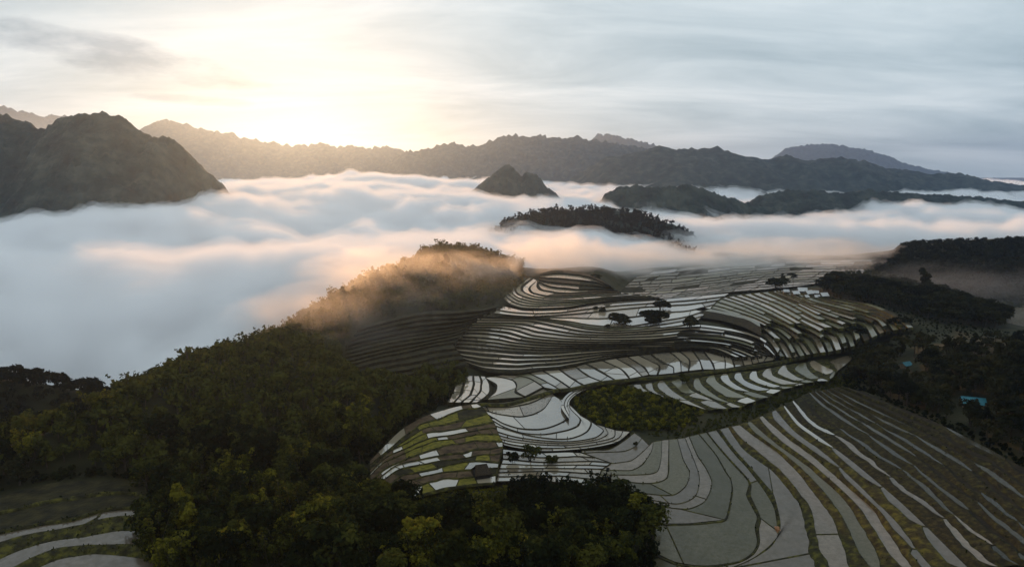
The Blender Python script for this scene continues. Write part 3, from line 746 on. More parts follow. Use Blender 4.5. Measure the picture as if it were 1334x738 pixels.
def build_fog():
    # fan of rings round the valley: fine near, coarse far
    rr = 250*np.exp(np.linspace(0, np.log(9000/250), 420))
    th = np.linspace(R(-80), R(80), 560)
    TH, RR = np.meshgrid(th, rr, indexing='ij')
    X = np.sin(TH)*RR; Y = np.cos(TH)*RR
    sd = poly_sd(X, Y, FOG_POLY)
    wob = (fbm(X/160, Y/160, 4, 71)-0.5)*140
    m = sstep(-10, 150, sd+wob*0.6)
    base = 84+62*np.exp(-((X+720)/680)**2)*sstep(1050, 2300, Y)*(1-0.62*sstep(3600, 6500, RR))+22*sstep(2600, 4000, RR)
    bil = fbm(X/420, Y/260, 6, 61, gain=0.55)
    bil2 = fbm(X/110, Y/80, 4, 67, gain=0.55)
    base = base-40*np.exp(-((X+1300)/330)**2-((Y-1500)/420)**2)
    base = base-20*np.exp(-((X-150)/330)**2-((Y-1400)/230)**2)-16*sstep(250, 800, X)*sstep(1500, 1900, Y)*(1-sstep(2900, 3600, Y))
    base = base-62*np.exp(-((X+380)/170)**2-((Y-500)/150)**2)
    base = base-42*sstep(700, 2000, X)*sstep(2700, 3500, RR)*(1-sstep(4400, 6000, RR))
    amp = 1+RR/2500
    puff = np.abs(2*fbm(X/190+3, Y/150, 3, 81, gain=0.5)-1)
    puff2 = np.abs(2*fbm(X/70+3, Y/60, 3, 83, gain=0.5)-1)
    top = base+(0.30-puff)*34*np.minimum(amp, 1.8)+(0.3-puff2)*14*np.minimum(amp, 1.6)+((bil-0.5)*52+(bil2-0.5)*14)*np.minimum(amp, 2.2)
    for k, (off, dens, nm) in enumerate([(-16, 0.06, 'dense white fog filling the valley'), (-4, 0.03, 'middle layer of fog over the valley'), (7, 0.008, 'thin upper veil of the fog')]):
        T = top+off
        mm = np.clip(m*1.0-(0.25, 0.1, 0)[k], 0, 1)/(1-(0.25, 0.1, 0)[k])
        T = -50+(T+50)*mm**0.7
        nb = T.size
        Vt = np.stack([X, Y, T], -1).reshape(-1, 3)
        Vb = np.stack([X, Y, np.full_like(X, -62-k)], -1).reshape(-1, 3)
        nu, nv = X.shape
        ft = grid_faces(nu, nv); fb = grid_faces(nu, nv, nb)[:, ::-1]
        ring = np.concatenate([np.arange(nv), np.arange(1, nu)*nv+nv-1, (nu-1)*nv+np.arange(nv-2, -1, -1), np.arange(nu-2, 0, -1)*nv])
        nx = np.roll(ring, -1)
        sidef = np.stack([ring, nx, nx+nb, ring+nb], -1)
        me = mesh_np('fog', np.concatenate([Vt, Vb]), np.concatenate([ft[:, ::-1], fb[:, ::-1], sidef]), vol_mat('fog volume', (0.99, 0.99, 0.995), dens, 0.3), True)
        bm = bmesh.new(); bm.from_mesh(me); bmesh.ops.recalc_face_normals(bm, faces=bm.faces); bm.to_mesh(me); bm.free()
        tag(obj('fog', me), nm, 'fog', kind='stuff')
build_fog()

# ------------------------------------------------------------------ trees
def leaf_mat(name, cols, trans=0.35, nscale=0.09):
    m = mat_new(name); nt = m.node_tree; N = nt.nodes.new; L = nt.links.new
    out = N('ShaderNodeOutputMaterial')
    g = N('ShaderNodeNewGeometry'); oi = N('ShaderNodeObjectInfo')
    n = N('ShaderNodeTexNoise'); n.inputs['Scale'].default_value = nscale; n.inputs['Detail'].default_value = 5
    L(g.outputs['Position'], n.inputs['Vector'])
    a = N('ShaderNodeMath'); a.operation = 'MULTIPLY_ADD'; a.inputs[1].default_value = 0.46; a.inputs[2].default_value = -0.25
    L(oi.outputs['Random'], a.inputs[0])
    b = N('ShaderNodeMath'); b.operation = 'MULTIPLY_ADD'; b.inputs[1].default_value = 0.22; b.inputs[2].default_value = -0.11
    L(g.outputs['Random Per Island'], b.inputs[0])
    s1 = N('ShaderNodeMath'); s1.operation = 'ADD'; L(a.outputs[0], s1.inputs[0]); L(b.outputs[0], s1.inputs[1])
    s2 = N('ShaderNodeMath'); s2.operation = 'ADD'; L(s1.outputs[0], s2.inputs[0]); L(n.outputs[0], s2.inputs[1])
    r = N('ShaderNodeValToRGB'); cr = r.color_ramp
    while len(cr.elements) < len(cols): cr.elements.new(0.5)
    for i, c in enumerate(cols):
        cr.elements[i].position = 0.28+0.46*i/(len(cols)-1); cr.elements[i].color = (*c, 1)
    L(s2.outputs[0], r.inputs[0])
    d = N('ShaderNodeBsdfDiffuse'); t = N('ShaderNodeBsdfTranslucent')
    L(r.outputs[0], d.inputs['Color']); L(r.outputs[0], t.inputs['Color'])
    mx = N('ShaderNodeMixShader'); mx.inputs[0].default_value = trans
    L(d.outputs[0], mx.inputs[1]); L(t.outputs[0], mx.inputs[2]); L(mx.outputs[0], out.inputs['Surface'])
    return m
m_leaf = leaf_mat('broad leaves', [(0.006, 0.009, 0.004), (0.017, 0.023, 0.008), (0.068, 0.068, 0.014)])
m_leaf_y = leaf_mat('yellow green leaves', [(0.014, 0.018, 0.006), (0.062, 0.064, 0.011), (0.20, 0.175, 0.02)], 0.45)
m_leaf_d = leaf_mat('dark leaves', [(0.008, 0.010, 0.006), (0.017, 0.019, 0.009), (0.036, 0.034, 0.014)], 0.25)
m_bark = ramp_mat('bark', [(0.03, 0.022, 0.016), (0.07, 0.055, 0.04)], 1.2, 4, bump=0.1)

def leaf_cloud(rg, lobes, n, size, up=0.35, squash=1.0):
    """n leaf faces spread through the shells of the lobes (x, y, z, r)"""
    lb = np.array(lobes, float)
    w = lb[:, 3]**2; w /= w.sum()
    k = rg.choice(len(lb), n, p=w)
    d = rg.normal(size=(n, 3)); d /= np.linalg.norm(d, axis=1)[:, None]
    low = d[:, 2] < -0.35
    d[low, 2] *= -1
    rad = lb[k, 3]*(0.62+0.45*rg.random(n)**0.6)
    c = lb[k, :3]+d*rad[:, None]*np.array([1, 1, squash])
    nr = d+rg.normal(size=(n, 3))*0.55; nr[:, 2] += up
    nr /= np.linalg.norm(nr, axis=1)[:, None]
    t = np.cross(nr, rg.normal(size=(n, 3))); t /= np.linalg.norm(t, axis=1)[:, None]
    b = np.cross(nr, t)
    s = size*(0.6+0.8*rg.random(n))[:, None]
    t = t*s; b = b*s*(0.5+0.3*rg.random(n))[:, None]
    V = np.stack([c-t, c-b*0.9, c+t, c+b], 1).reshape(-1, 3)
    return V, np.arange(n*4).reshape(n, 4)
def limb(p, q, r0, r1, sides=6, bend=0.0, rg=None, steps=4):
    p = np.array(p, float); q = np.array(q, float)
    ax = q-p; L = np.linalg.norm(ax); ax /= L
    s = np.cross(ax, [0.3, 0.9, 0.1]); s /= np.linalg.norm(s); o = np.cross(ax, s)
    rows = []
    off = rg.normal(size=2)*bend*L if rg is not None else (0, 0)
    for i in range(steps):
        f = i/(steps-1)
        c = p+(q-p)*f+(s*off[0]+o*off[1])*math.sin(f*math.pi)
        r = r0+(r1-r0)*f
        a = np.arange(sides+1)*2*math.pi/sides
        rows.append(c+r*(np.cos(a)[:, None]*s+np.sin(a)[:, None]*o))
    return np.stack(rows).reshape(-1, 3), grid_faces(steps, sides+1)
def joinp(parts):
    vs, fs, n = [], [], 0
    for v, f in parts:
        vs.append(v); fs.append(np.asarray(f)+n); n += len(v)
    return np.concatenate(vs), np.concatenate(fs)
def tree_parts(kind, seed, leaves, size, h=10.0):
    """returns (trunk verts, faces), (crown verts, faces) for a tree about h metres high"""
    rg = np.random.default_rng(seed)
    lobes, limbs = [], []
    if kind == 'broad':
        w = h*rg.uniform(0.36, 0.5)
        n = int(rg.integers(8, 13))
        for i in range(n):
            a = rg.uniform(0, 6.283); rr = w*math.sqrt(rg.random())*0.8
            z = h*rg.uniform(0.42, 0.86)-rr*0.25
            r = h*rg.uniform(0.13, 0.23)
            lobes.append((math.cos(a)*rr, math.sin(a)*rr, z, r))
        lobes.append((0, 0, h*0.66, h*0.24))
        limbs.append(limb((0, 0, -1.5), (0, 0, h*0.6), h*0.035, h*0.015, 6, 0.04, rg))
        for l in lobes[:6]:
            limbs.append(limb((0, 0, h*rg.uniform(0.25, 0.45)), l[:3], h*0.014, h*0.005, 4, 0.08, rg, 3))
        V, F = leaf_cloud(rg, lobes, leaves, size)
    elif kind == 'tall':
        n = int(rg.integers(7, 10))
        for i in range(n):
            f = i/(n-1); z = h*(0.32+0.62*f)
            rr = h*0.17*(1-0.6*f); a = rg.uniform(0, 6.283)
            lobes.append((math.cos(a)*rr, math.sin(a)*rr, z, h*(0.16-0.07*f)))
        limbs.append(limb((0, 0, -1.5), (0, 0, h*0.9), h*0.028, h*0.006, 6, 0.02, rg))
        for l in lobes[:5]:
            limbs.append(limb((0, 0, l[2]-h*0.08), l[:3], h*0.01, h*0.004, 4, 0.05, rg, 3))
        V, F = leaf_cloud(rg, lobes, leaves, size)
    elif kind == 'bamboo':
        n = int(rg.integers(12, 17))
        for i in range(n):
            a = rg.uniform(0, 6.283); lean = h*rg.uniform(0.1, 0.38); hh = h*rg.uniform(0.7, 1.05)
            base = (math.cos(a)*h*0.06, math.sin(a)*h*0.06, -1.0)
            top = np.array([math.cos(a)*lean, math.sin(a)*lean, hh])
            limbs.append(limb(base, top, h*0.008, h*0.003, 4, 0.06, rg, 4))
            for f in (0.45, 0.62, 0.78, 0.92, 1.04):
                p = np.array(base)*(1-f)+top*f
                lobes.append((p[0]*(1+0.25*f), p[1]*(1+0.25*f), p[2]-max(0, f-0.9)*h*0.5, h*(0.115-0.05*f)))
        V, F = leaf_cloud(rg, lobes, leaves, size*0.8, up=-0.1, squash=1.2)
    elif kind == 'umbrella':
        n = int(rg.integers(5, 8))
        limbs.append(limb((0, 0, -1.5), (h*0.04, 0, h*0.62), h*0.028, h*0.016, 6, 0.04, rg))
        for i in range(n):
            a = 6.283*i/n+rg.uniform(-.3, .3); rr = h*rg.uniform(0.22, 0.48); z = h*rg.uniform(0.68, 0.92)
            r = h*rg.uniform(0.15, 0.22)
            lobes.append((math.cos(a)*rr, math.sin(a)*rr, z, r))
            limbs.append(limb((h*0.03, 0, h*rg.uniform(0.4, 0.6)), (math.cos(a)*rr, math.sin(a)*rr, z), h*0.014, h*0.006, 4, 0.06, rg, 3))
        lobes.append((0, 0, h*0.93, h*0.2))
        V, F = leaf_cloud(rg, lobes, leaves, size, up=0.8, squash=0.34)
    else:   # shrub
        n = int(rg.integers(5, 9))
        for i in range(n):
            a = rg.uniform(0, 6.283); rr = h*0.42*math.sqrt(rg.random())
            lobes.append((math.cos(a)*rr, math.sin(a)*rr, h*rg.uniform(0.25, 0.68), h*rg.uniform(0.2, 0.34)))
        for l in lobes[:4]:
            limbs.append(limb((0, 0, -0.8), l[:3], h*0.03, h*0.01, 4, 0.08, rg, 3))
        V, F = leaf_cloud(rg, lobes, leaves, size)
    return joinp(limbs), (V, F)

# shared meshes for the single trees
PROTO = {}
def proto(kind, var, leaves, size, h, mat, tagname=''):
    key = (kind, var, tagname)
    if key not in PROTO:
        T, Cc = tree_parts(kind, 1000+var*17+len(kind), leaves, size, h)
        PROTO[key] = (mesh_np('trunk', T[0], T[1], m_bark, True), mesh_np('crown', Cc[0], Cc[1], mat), h)
    return PROTO[key]
def plant(name, pr, x, y, z, s, rot, label, cat, group=None, sz=1.0):
    e = bpy.data.objects.new(name, None); link(e)
    e.empty_display_size = 1
    e.location = (x, y, z); e.scale = (s, s, s*sz); e.rotation_euler = (0, 0, rot)
    tag(e, label, cat, group)
    obj('trunk' if name != 'shrub' else 'stem', pr[0], e); obj('crown' if name != 'shrub' else 'foliage', pr[1], e)
    return e

def project(x, y, z):
    x = np.asarray(x, float); y = np.asarray(y, float); z = np.asarray(z, float)-CAM_Z
    dep = y*CP-z*SP; up = y*SP+z*CP
    return W0/2+FPX*x/dep, H0/2-FPX*up/dep
def in_poly(px, py, P):
    P = np.asarray(P, float); ins = np.zeros(px.shape, bool); n = len(P)
    for i in range(n):
        a, b = P[i], P[(i+1) % n]
        ins ^= ((a[1] > py) != (b[1] > py)) & (px < (b[0]-a[0])*(py-a[1])/(b[1]-a[1]+1e-12)+a[0])
    return ins
def visible(x, y, z):
    ok = np.ones(x.shape, bool)
    for f in np.linspace(0.35, 0.97, 36):
        ok &= ground_z(x*f, y*f) < CAM_Z+(z-CAM_Z)*f+1.0
    return ok
def scatter(poly, step, x0, x1, y0, y1, seed):
    rg = np.random.default_rng(seed)
    X, Y = np.meshgrid(np.arange(x0, x1, step), np.arange(y0, y1, step), indexing='ij')
    X = (X+rg.uniform(-.48, .48, X.shape)*step).ravel(); Y = (Y+rg.uniform(-.48, .48, Y.shape)*step).ravel()
    Z = ground_z(X, Y)
    px, py = project(X, Y, Z)
    k = in_poly(px, py, poly) & visible(X, Y, Z+8)
    return X[k], Y[k], Z[k], px[k], py[k]

P_RIDGE = [(-60,590),(-60,548),(0,560),(60,549),(120,530),(190,500),(270,468),(330,442),(380,421),(430,395),(480,365),(520,341),(560,329),(620,326),(660,329),(684,350),(681,372),(655,392),(640,402),(600,410),(545,412),(480,424),(445,452),(440,480),(470,505),(560,494),(600,485),(612,492),(588,520),(545,540),(520,556),(490,590),(470,612),(455,632),(470,660),(500,668),(520,652),(500,700),(440,770),(225,770),(205,745),(178,700),(192,690),(188,660),(180,622),(140,616),(75,622),(0,640),(-60,650)]
P_FRONT = [(500,690),(530,655),(545,690),(600,690),(640,655),(650,636),(690,630),(730,634),(770,642),(800,655),(835,664),(850,690),(850,712),(845,770),(440,770)]
P_KNOLL = [(1104,486),(1120,470),(1145,460),(1190,456),(1230,460),(1290,456),(1400,452),(1400,620),(1334,602),(1260,560),(1190,534),(1130,506),(1112,498)]
P_BELT = [(1062,380),(1085,372),(1130,370),(1165,372),(1215,385),(1265,400),(1315,418),(1300,428),(1235,424),(1190,412),(1150,398),(1100,392)]
P_FARHILL = [(1134,352),(1150,338),(1180,322),(1240,320),(1334,316),(1420,318),(1420,402),(1334,398),(1270,396),(1220,386),(1175,366)]
P_GULLY = [(742,524),(760,514),(800,505),(830,510),(880,524),(915,540),(905,556),(870,562),(830,562),(800,560),(775,550),(750,536)]
allr = []
def region(nm, poly, step, box, seed, hr, kinds):
    X, Y, Z, px, py = scatter(poly, step, *box, seed)
    rg = np.random.default_rng(seed+1)
    for i in range(len(X)):
        kd = kinds[int(rg.integers(len(kinds)))]
        hh = rg.uniform(*hr)*(1.25 if rg.random() < 0.25 else 1)*(1.25 if (nm == 'ridge' and py[i] > 590) else 1)
        allr.append((nm, X[i], Y[i], Z[i], px[i], py[i], hh, kd, rg.uniform(0, 6.283)))
region('ridge', P_RIDGE, 7.6, (-520, 120, 180, 1050), 31, (7, 15), ['broad', 'broad', 'broad', 'tall', 'bamboo'])
region('front', P_FRONT, 6.6, (-120, 90, 180, 340), 32, (9, 17), ['broad', 'broad', 'bamboo', 'broad'])
region('knoll', P_KNOLL, 7.2, (180, 520, 300, 700), 33, (8, 14), ['broad', 'broad', 'umbrella', 'tall'])
region('belt', P_BELT, 8.0, (300, 620, 600, 1000), 34, (9, 16), ['broad', 'broad', 'umbrella'])
# drop trees that would stand in a house or the open grass knoll
CLEAR = [(1182,472,24), (1267,524,26)]
def keep(t):
    nm, x, y, z, px, py, h, kd, r = t
    for cx, cy, rad in CLEAR:
        if abs(px-cx) < rad and -6 < py-cy < rad*1.1: return False
    if nm == 'front' and 548 < px < 665 and py < 690: return (hash((round(x), round(y))) % 10) < 2
    return True
allr = [t for t in allr if keep(t)]
allr.sort(key=lambda t: -t[6]/math.hypot(t[1], t[2]))
KINDW = {'broad': 'round crowned tree', 'tall': 'slender tree', 'bamboo': 'feathery bamboo clump', 'umbrella': 'flat topped tree'}
def tree_label(nm, kd, mat, px, py):
    tone = 'yellow green' if mat is m_leaf_y else ('black green' if mat is m_leaf_d else 'dark green')
    if nm == 'ridge':
        place = ('behind the brown field above the pale corner terraces' if px < 190 else
                 'on the slope just above the pale corner terraces' if px < 300 and py > 640 else
                 'in the forest hollow left of the patchwork plots' if px > 400 and py > 560 else
                 'at the bottom edge of the forest below the long slope' if py > 660 else 'halfway down the long forested slope')
    elif nm == 'front':
        place = ('at the left side of the bottom grove' if px < 600 else
                 'on the right tip of the bottom grove' if px > 770 else
                 'in the middle of the bottom grove' if py > 665 else 'at the top of the bottom grove')
    elif nm == 'knoll':
        place = 'on the shaded knoll beside the lone blue roof' if px > 1215 else 'on the shaded knoll round the half hidden blue roof'
    else:
        place = 'in the tree belt behind the village' if px < 1180 else 'in the tree belt above the river'
    return '%s %s %s' % (tone, KINDW[kd], place), '%ss %s' % (KINDW[kd], place)
single, rest = [], []
quota = {'ridge': 125, 'front': 70, 'knoll': 45, 'belt': 25}
for t in allr:
    vis_in = -20 < t[4] < 1354 and t[5]-40 < 738
    if quota[t[0]] > 0 and vis_in:
        quota[t[0]] -= 1; single.append(t)
    else: rest.append(t)
rgp = np.random.default_rng(5)
for (nm, x, y, z, px, py, h, kd, rot) in single:
    var = int(rgp.integers(3))
    yel = kd == 'bamboo' or (nm in ('ridge', 'front') and rgp.random() < 0.15)
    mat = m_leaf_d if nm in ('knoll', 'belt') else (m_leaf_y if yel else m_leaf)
    pr = proto(kd, var, 1100 if kd != 'umbrella' else 700, 0.52, 11.0, mat, mat.name)
    lab, grp = tree_label(nm, kd, mat, px, py)
    plant('tree', pr, x, y, z, h/11.0, rot, lab, 'tree', grp, rgp.uniform(0.9, 1.1))
def forest(name, label, items, leaves, size, mat, trunks=True, hbase=11.0):
    protos = {}
    parts, tparts = [], []
    for (x, y, z, h, kd, rot) in items:
        var = int(rgp.integers(3))
        if (kd, var) not in protos: protos[(kd, var)] = tree_parts(kd, 500+var*13+len(kd)*7+leaves, leaves, size, hbase)
        T, Cc = protos[(kd, var)]
        c, s = math.cos(rot), math.sin(rot)
        M = np.array([[c, -s, 0], [s, c, 0], [0, 0, 1]])*(h/hbase)
        parts.append((Cc[0]@M.T+[x, y, z], Cc[1]))
        if trunks:
            k = T[0][:28]   # main stem only
            tparts.append((k@M.T+[x, y, z], grid_faces(4, 7)))
    if not parts: return
    V, F = joinp(parts)
    me = mesh_np(name, V, F, mat)
    if tparts:
        nF = len(F); V2, F2 = joinp([(V, F), joinp(tparts)])
        me = mesh_np(name, V2, F2, mat); me.materials.append(m_bark)
        mi = np.zeros(len(F2), np.int32); mi[nF:] = 1; me.polygons.foreach_set('material_index', mi)
    o = obj(name, me); tag(o, label, 'forest', kind='stuff')
    return o
def rest_of(nm): return [(t[1], t[2], t[3], t[6], t[7], t[8]) for t in rest if t[0] == nm]
forest('forest', 'thick forest covering the long left ridge', rest_of('ridge'), 170, 0.95, m_leaf)
forest('forest', 'undergrowth and far trees of the bottom grove', rest_of('front'), 260, 0.85, m_leaf)
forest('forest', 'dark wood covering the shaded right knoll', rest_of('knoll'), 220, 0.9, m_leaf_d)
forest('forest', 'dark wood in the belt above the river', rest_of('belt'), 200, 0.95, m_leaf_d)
X, Y, Z, px, py = scatter(P_FARHILL, 7.5, 350, 1000, 800, 1250, 41)
forest('forest', 'dense forest on the hill at the right edge', [(X[i], Y[i], Z[i], rgp.uniform(8, 14), 'broad', rgp.uniform(0, 6)) for i in range(len(X))], 80, 1.35, m_leaf_d, False)
X, Y, Z, px, py = scatter([(-60,480),(0,484),(60,490),(135,512),(150,530),(120,550),(60,565),(-60,570)], 7.0, -520, -150, 330, 560, 42)
forest('forest', 'dim wooded spur under the fog at the left edge', [(X[i], Y[i], Z[i], rgp.uniform(6, 12), 'broad', rgp.uniform(0, 6)) for i in range(len(X))], 120, 1.2, m_leaf_d, False)
# mid hill: trees over the whole upper half
o, HX, HY, HZ = HILL
rg2 = np.random.default_rng(44)
sel = np.argwhere((HZ > 40) & (rg2.random(HZ.shape) < 0.16))
items = []
for a, b in sel:
    items.append((HX[a, b]+rg2.uniform(-3, 3), HY[a, b]+rg2.uniform(-3, 3), HZ[a, b]-1, rg2.uniform(8, 15), 'tall' if rg2.random() < .5 else 'broad', rg2.uniform(0, 6)))
forest('forest', 'forest on the rounded hill in the fog', items, 46, 1.7, m_leaf_d, True)
# low scrub in the gully, on the grass knoll and under the forest edge
X, Y, Z, px, py = scatter(P_GULLY, 3.4, 0, 160, 350, 520, 51)
gl = [(X[i], Y[i], Z[i], rgp.uniform(2, 5), 'shrub', rgp.uniform(0, 6)) for i in range(len(X))]
forest('shrubbery', 'dark green bushes filling the gully among the paddies', gl[::2], 200, 1.0, m_leaf, False, 6.0)
forest('shrubbery', 'gully bushes with sunlight painted into their lighter olive leaves', gl[1::2], 200, 1.0, m_leaf_y, False, 6.0)  # every second bush takes brighter leaves: sunlight put into the colour
UNDER = [
 ('scrub on the banks of the dark gully below the crescent paddies', [(900,560),(930,540),(985,528),(1040,508),(1090,492),(1112,470),(1130,500),(1098,506),(1055,512),(1000,540),(950,562),(890,572),(830,566)], 3.0, (0, 330, 380, 620), (0.8, 2.6), 53),
 ('rough scrub between the long paddies and the dark knoll', [(1092,500),(1112,466),(1160,520),(1230,545),(1350,600),(1350,640),(1220,560),(1150,528)], 3.6, (180, 480, 280, 600), (0.8, 3.0), 54),
 ('scrub round the village and down to the river', [(1078,388),(1150,394),(1200,412),(1330,435),(1340,460),(1180,442),(1150,432)], 5.0, (280, 620, 560, 900), (0.6, 2.2), 55),
 ('scrub at the foot of the far hill', [(1090,350),(1140,345),(1180,366),(1260,392),(1334,396),(1334,410),(1270,402),(1180,380),(1120,372)], 7.0, (330, 760, 780, 1150), (1.5, 5.0), 56),
 ('bushes along the edge of the pale corner terraces', [(-20,628),(80,610),(195,612),(225,650),(225,740),(196,740),(206,690),(188,626),(110,621),(40,630),(-20,645)], 3.0, (-280, -60, 180, 420), (1.2, 4.0), 57),
 ('patchy scrub on the shaded terraces of the right slope', [(1112,508),(1180,545),(1280,590),(1350,640),(1350,745),(1290,745),(1200,660),(1120,600),(1075,540)], 4.6, (120, 420, 200, 520), (0.5, 1.9), 58),
 ('bushes along the ditch between patchwork plots and flooded paddies', [(634,545),(650,548),(660,570),(660,632),(644,634),(644,580)], 2.6, (-60, 40, 280, 480), (0.6, 2.4), 66),
 ('tussocks between the patchwork plots', [(482,612),(540,552),(600,535),(645,555),(650,625),(560,645),(500,632)], 4.5, (-160, 20, 280, 480), (0.4, 1.3), 59),
 ('yellow grass tussocks on the bunds of the patchwork plots', [(482,612),(540,552),(600,535),(645,555),(650,625),(560,645),(500,632)], 3.4, (-160, 20, 280, 480), (0.4, 1.4), 60),
]
for lab, pol, st, bx, hr, sd in UNDER:
    X, Y, Z, px, py = scatter(pol, st, *bx, sd)
    forest('shrubbery', lab, [(X[i], Y[i], Z[i], rgp.uniform(*hr), 'shrub', rgp.uniform(0, 6)) for i in range(len(X))], 90, 1.3, m_leaf_y if 'yellow' in lab else m_leaf, False, 6.0)
P_EDGE = [(440,650),(480,606),(545,545),(590,524),(600,487),(570,497),(540,520),(500,560),(450,615)]
X, Y, Z, px, py = scatter(P_EDGE, 4.5, -260, 60, 250, 700, 52)
forest('shrubbery', 'scrub along the lower forest edge', [(X[i], Y[i], Z[i], rgp.uniform(2, 5), 'shrub', rgp.uniform(0, 6)) for i in range(len(X))], 150, 1.2, m_leaf, False, 6.0)
P_GRASS = [(525,660),(560,644),(610,634),(660,634),(690,640),(660,700),(560,710),(510,690)]
X, Y, Z, px, py = scatter(P_GRASS, 1.7, -120, 60, 200, 420, 53)
forest('tall_grass', 'tall yellow green grass on the knoll below the patchwork plots', [(X[i], Y[i], Z[i], rgp.uniform(0.8, 2.0), 'shrub', rgp.uniform(0, 6)) for i in range(len(X))], 60, 1.0, m_leaf_y, False, 6.0)
# tufts on the banks
if BANK_PTS:
    P = np.concatenate(BANK_PTS)
    n = len(P); rg3 = np.random.default_rng(61)
    P = P+rg3.normal(size=P.shape)*[0.15, 0.15, 0.05]
    hh = rg3.uniform(0.25, 0.9, n)[:, None]; w = rg3.uniform(0.15, 0.5, n)[:, None]
    a = rg3.uniform(0, 6.283, n); d = np.stack([np.cos(a), np.sin(a), 0*a], 1)
    up = np.array([0, 0, 1])+rg3.normal(size=(n, 3))*0.35
    V = np.stack([P-d*w, P+d*w, P+d*w*0.7+up*hh, P-d*w*0.8+up*hh*0.9], 1).reshape(-1, 3)
    tag(obj('grass', mesh_np('grass', V, np.arange(n*4).reshape(n, 4), m_leaf)), 'rough grass growing on the paddy banks', 'grass', kind='stuff')

if SEED_PTS:
    P = np.concatenate(SEED_PTS); n = len(P); rg4 = np.random.default_rng(62)
    hh = rg4.uniform(0.12, 0.34, n)[:, None]; w = rg4.uniform(0.06, 0.2, n)[:, None]
    a = rg4.uniform(0, 6.283, n); d = np.stack([np.cos(a), np.sin(a), 0*a], 1)
    up = np.array([0, 0, 1])+rg4.normal(size=(n, 3))*0.5
    V = np.stack([P-d*w*.4-[0, 0, .05], P+d*w*.4-[0, 0, .05], P+d*w+up*hh, P-d*w+up*hh*0.8], 1).reshape(-1, 3)
    tag(obj('rice_seedlings', mesh_np('rice_seedlings', V, np.arange(n*4).reshape(n, 4), m_leaf)), 'young rice seedlings standing in the shallow paddies', 'rice', kind='stuff')
# ------------------------------------------------------------------ single trees and bushes one can point at
def at_ground(px, py):
    """where the line of sight through this spot of the photograph meets the ground"""
    d = rays((px, py)); t = np.linspace(150, 2600, 4000)
    x, y, z = d[0]*t, d[1]*t, CAM_Z+d[2]*t
    k = np.argmax(z < ground_z(x, y))
    return x[k], y[k], float(ground_z(x[k], y[k]))
def at_level(px, py, z):
    p = at_z(np.array([px, py], float), float(zm(z))); return p[0], p[1], p[2]
def special(px, py, hpx, kind, label, z=None, mat=None, leaves=800, name='tree', wide=1.0, group=None, size=0.55, lift=0.0):
    x, y, zz = at_ground(px, py) if z is None else at_level(px, py, z)
    dist = math.sqrt(x*x+y*y+(CAM_Z-zz)**2)
    h = hpx*dist/FPX
    base = 11.0 if kind != 'shrub' else 6.0
    var = int(px) % 5
    pr = proto(kind, var, leaves, size, base, mat or m_leaf_d, 'special'+(mat or m_leaf_d).name)
    return plant(name, pr, x, y, zz+lift, h/base*wide, px*1.7, label, 'tree' if name == 'tree' else 'bush', group, 1.0/wide)
special(1168, 437, 21, 'umbrella', 'flat topped tree standing alone at the edge of the dark knoll', wide=1.3)
special(1118, 446, 18, 'umbrella', 'low spreading tree between the green terraces and the dark knoll', wide=1.3)
special(1114, 457, 15, 'broad', 'small round tree where the path meets the knoll')
special(1076, 379, 17, 'umbrella', 'wide umbrella shaped tree just behind the village roofs', wide=1.3)
special(1098, 378, 16, 'umbrella', 'thin umbrella tree right of the one behind the village', wide=1.2)
special(1019, 371, 14, 'tall', 'slim tree on the mound left of the village', z=34)
special(1033, 370, 13, 'umbrella', 'small flat topped tree next to the slim tree on the mound', z=34)
special(1201, 388, 33, 'tall', 'tallest dark tree sticking out of the belt below the far hill')
special(778, 372, 15, 'umbrella', 'lone bare stemmed tree on the brown knoll edge against the fog', z=40)
special(581, 362, 30, 'tall', 'dark slender tree rising out of the golden mist on the ridge')
special(561, 352, 15, 'broad', 'dark round tree on the misty ridge left of the slender one')
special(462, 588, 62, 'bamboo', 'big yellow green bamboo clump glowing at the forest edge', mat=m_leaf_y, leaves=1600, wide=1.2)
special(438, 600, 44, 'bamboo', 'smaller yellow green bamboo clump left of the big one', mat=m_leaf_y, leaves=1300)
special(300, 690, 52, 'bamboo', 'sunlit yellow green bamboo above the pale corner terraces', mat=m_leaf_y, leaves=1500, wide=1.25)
special(26, 630, 32, 'broad', 'dark bushy tree at the left edge behind the brown field', leaves=1000)
special(692, 601, 22, 'broad', 'spreading tree on the small mound among the flooded plots', z=-5, mat=m_leaf, leaves=900, wide=1.25)
special(666, 602, 15, 'shrub', 'low green bush at the left foot of the mound tree', z=-5, mat=m_leaf, name='shrub')
special(718, 604, 13, 'shrub', 'yellow green bush at the right foot of the mound tree', z=-5, mat=m_leaf_y, name='shrub')
special(808, 421, 13, 'shrub', 'wide dark thicket on the bright upper plateau, left one', z=32, name='shrub', wide=2.1, leaves=900)
special(855, 420, 17, 'shrub', 'tall reedy green thicket in the middle of the upper plateau', z=32, name='shrub', wide=2.0, mat=m_leaf, leaves=900)
special(860, 402, 12, 'shrub', 'dark thicket at the back of the upper plateau', z=34, name='shrub', wide=1.7)
special(899, 427, 17, 'shrub', 'dark cone shaped bush at the right end of the plateau thickets', z=30, name='shrub', wide=1.15)
special(784, 407, 8, 'shrub', 'small round black bush on a plateau bund', z=33, name='shrub')
special(776, 404, 6, 'shrub', 'tiny bush beside the round black bush on the bund', z=33, name='shrub')
special(791, 428, 7, 'shrub', 'small dark bush at the lower plateau edge', z=31, name='shrub')
special(1014, 444, 8, 'shrub', 'small dark bush among the green seedling terraces', z=17, name='shrub')
special(1012, 374, 12, 'shrub', 'low dark mound of bushes left of the village', z=35, name='shrub', wide=1.9)
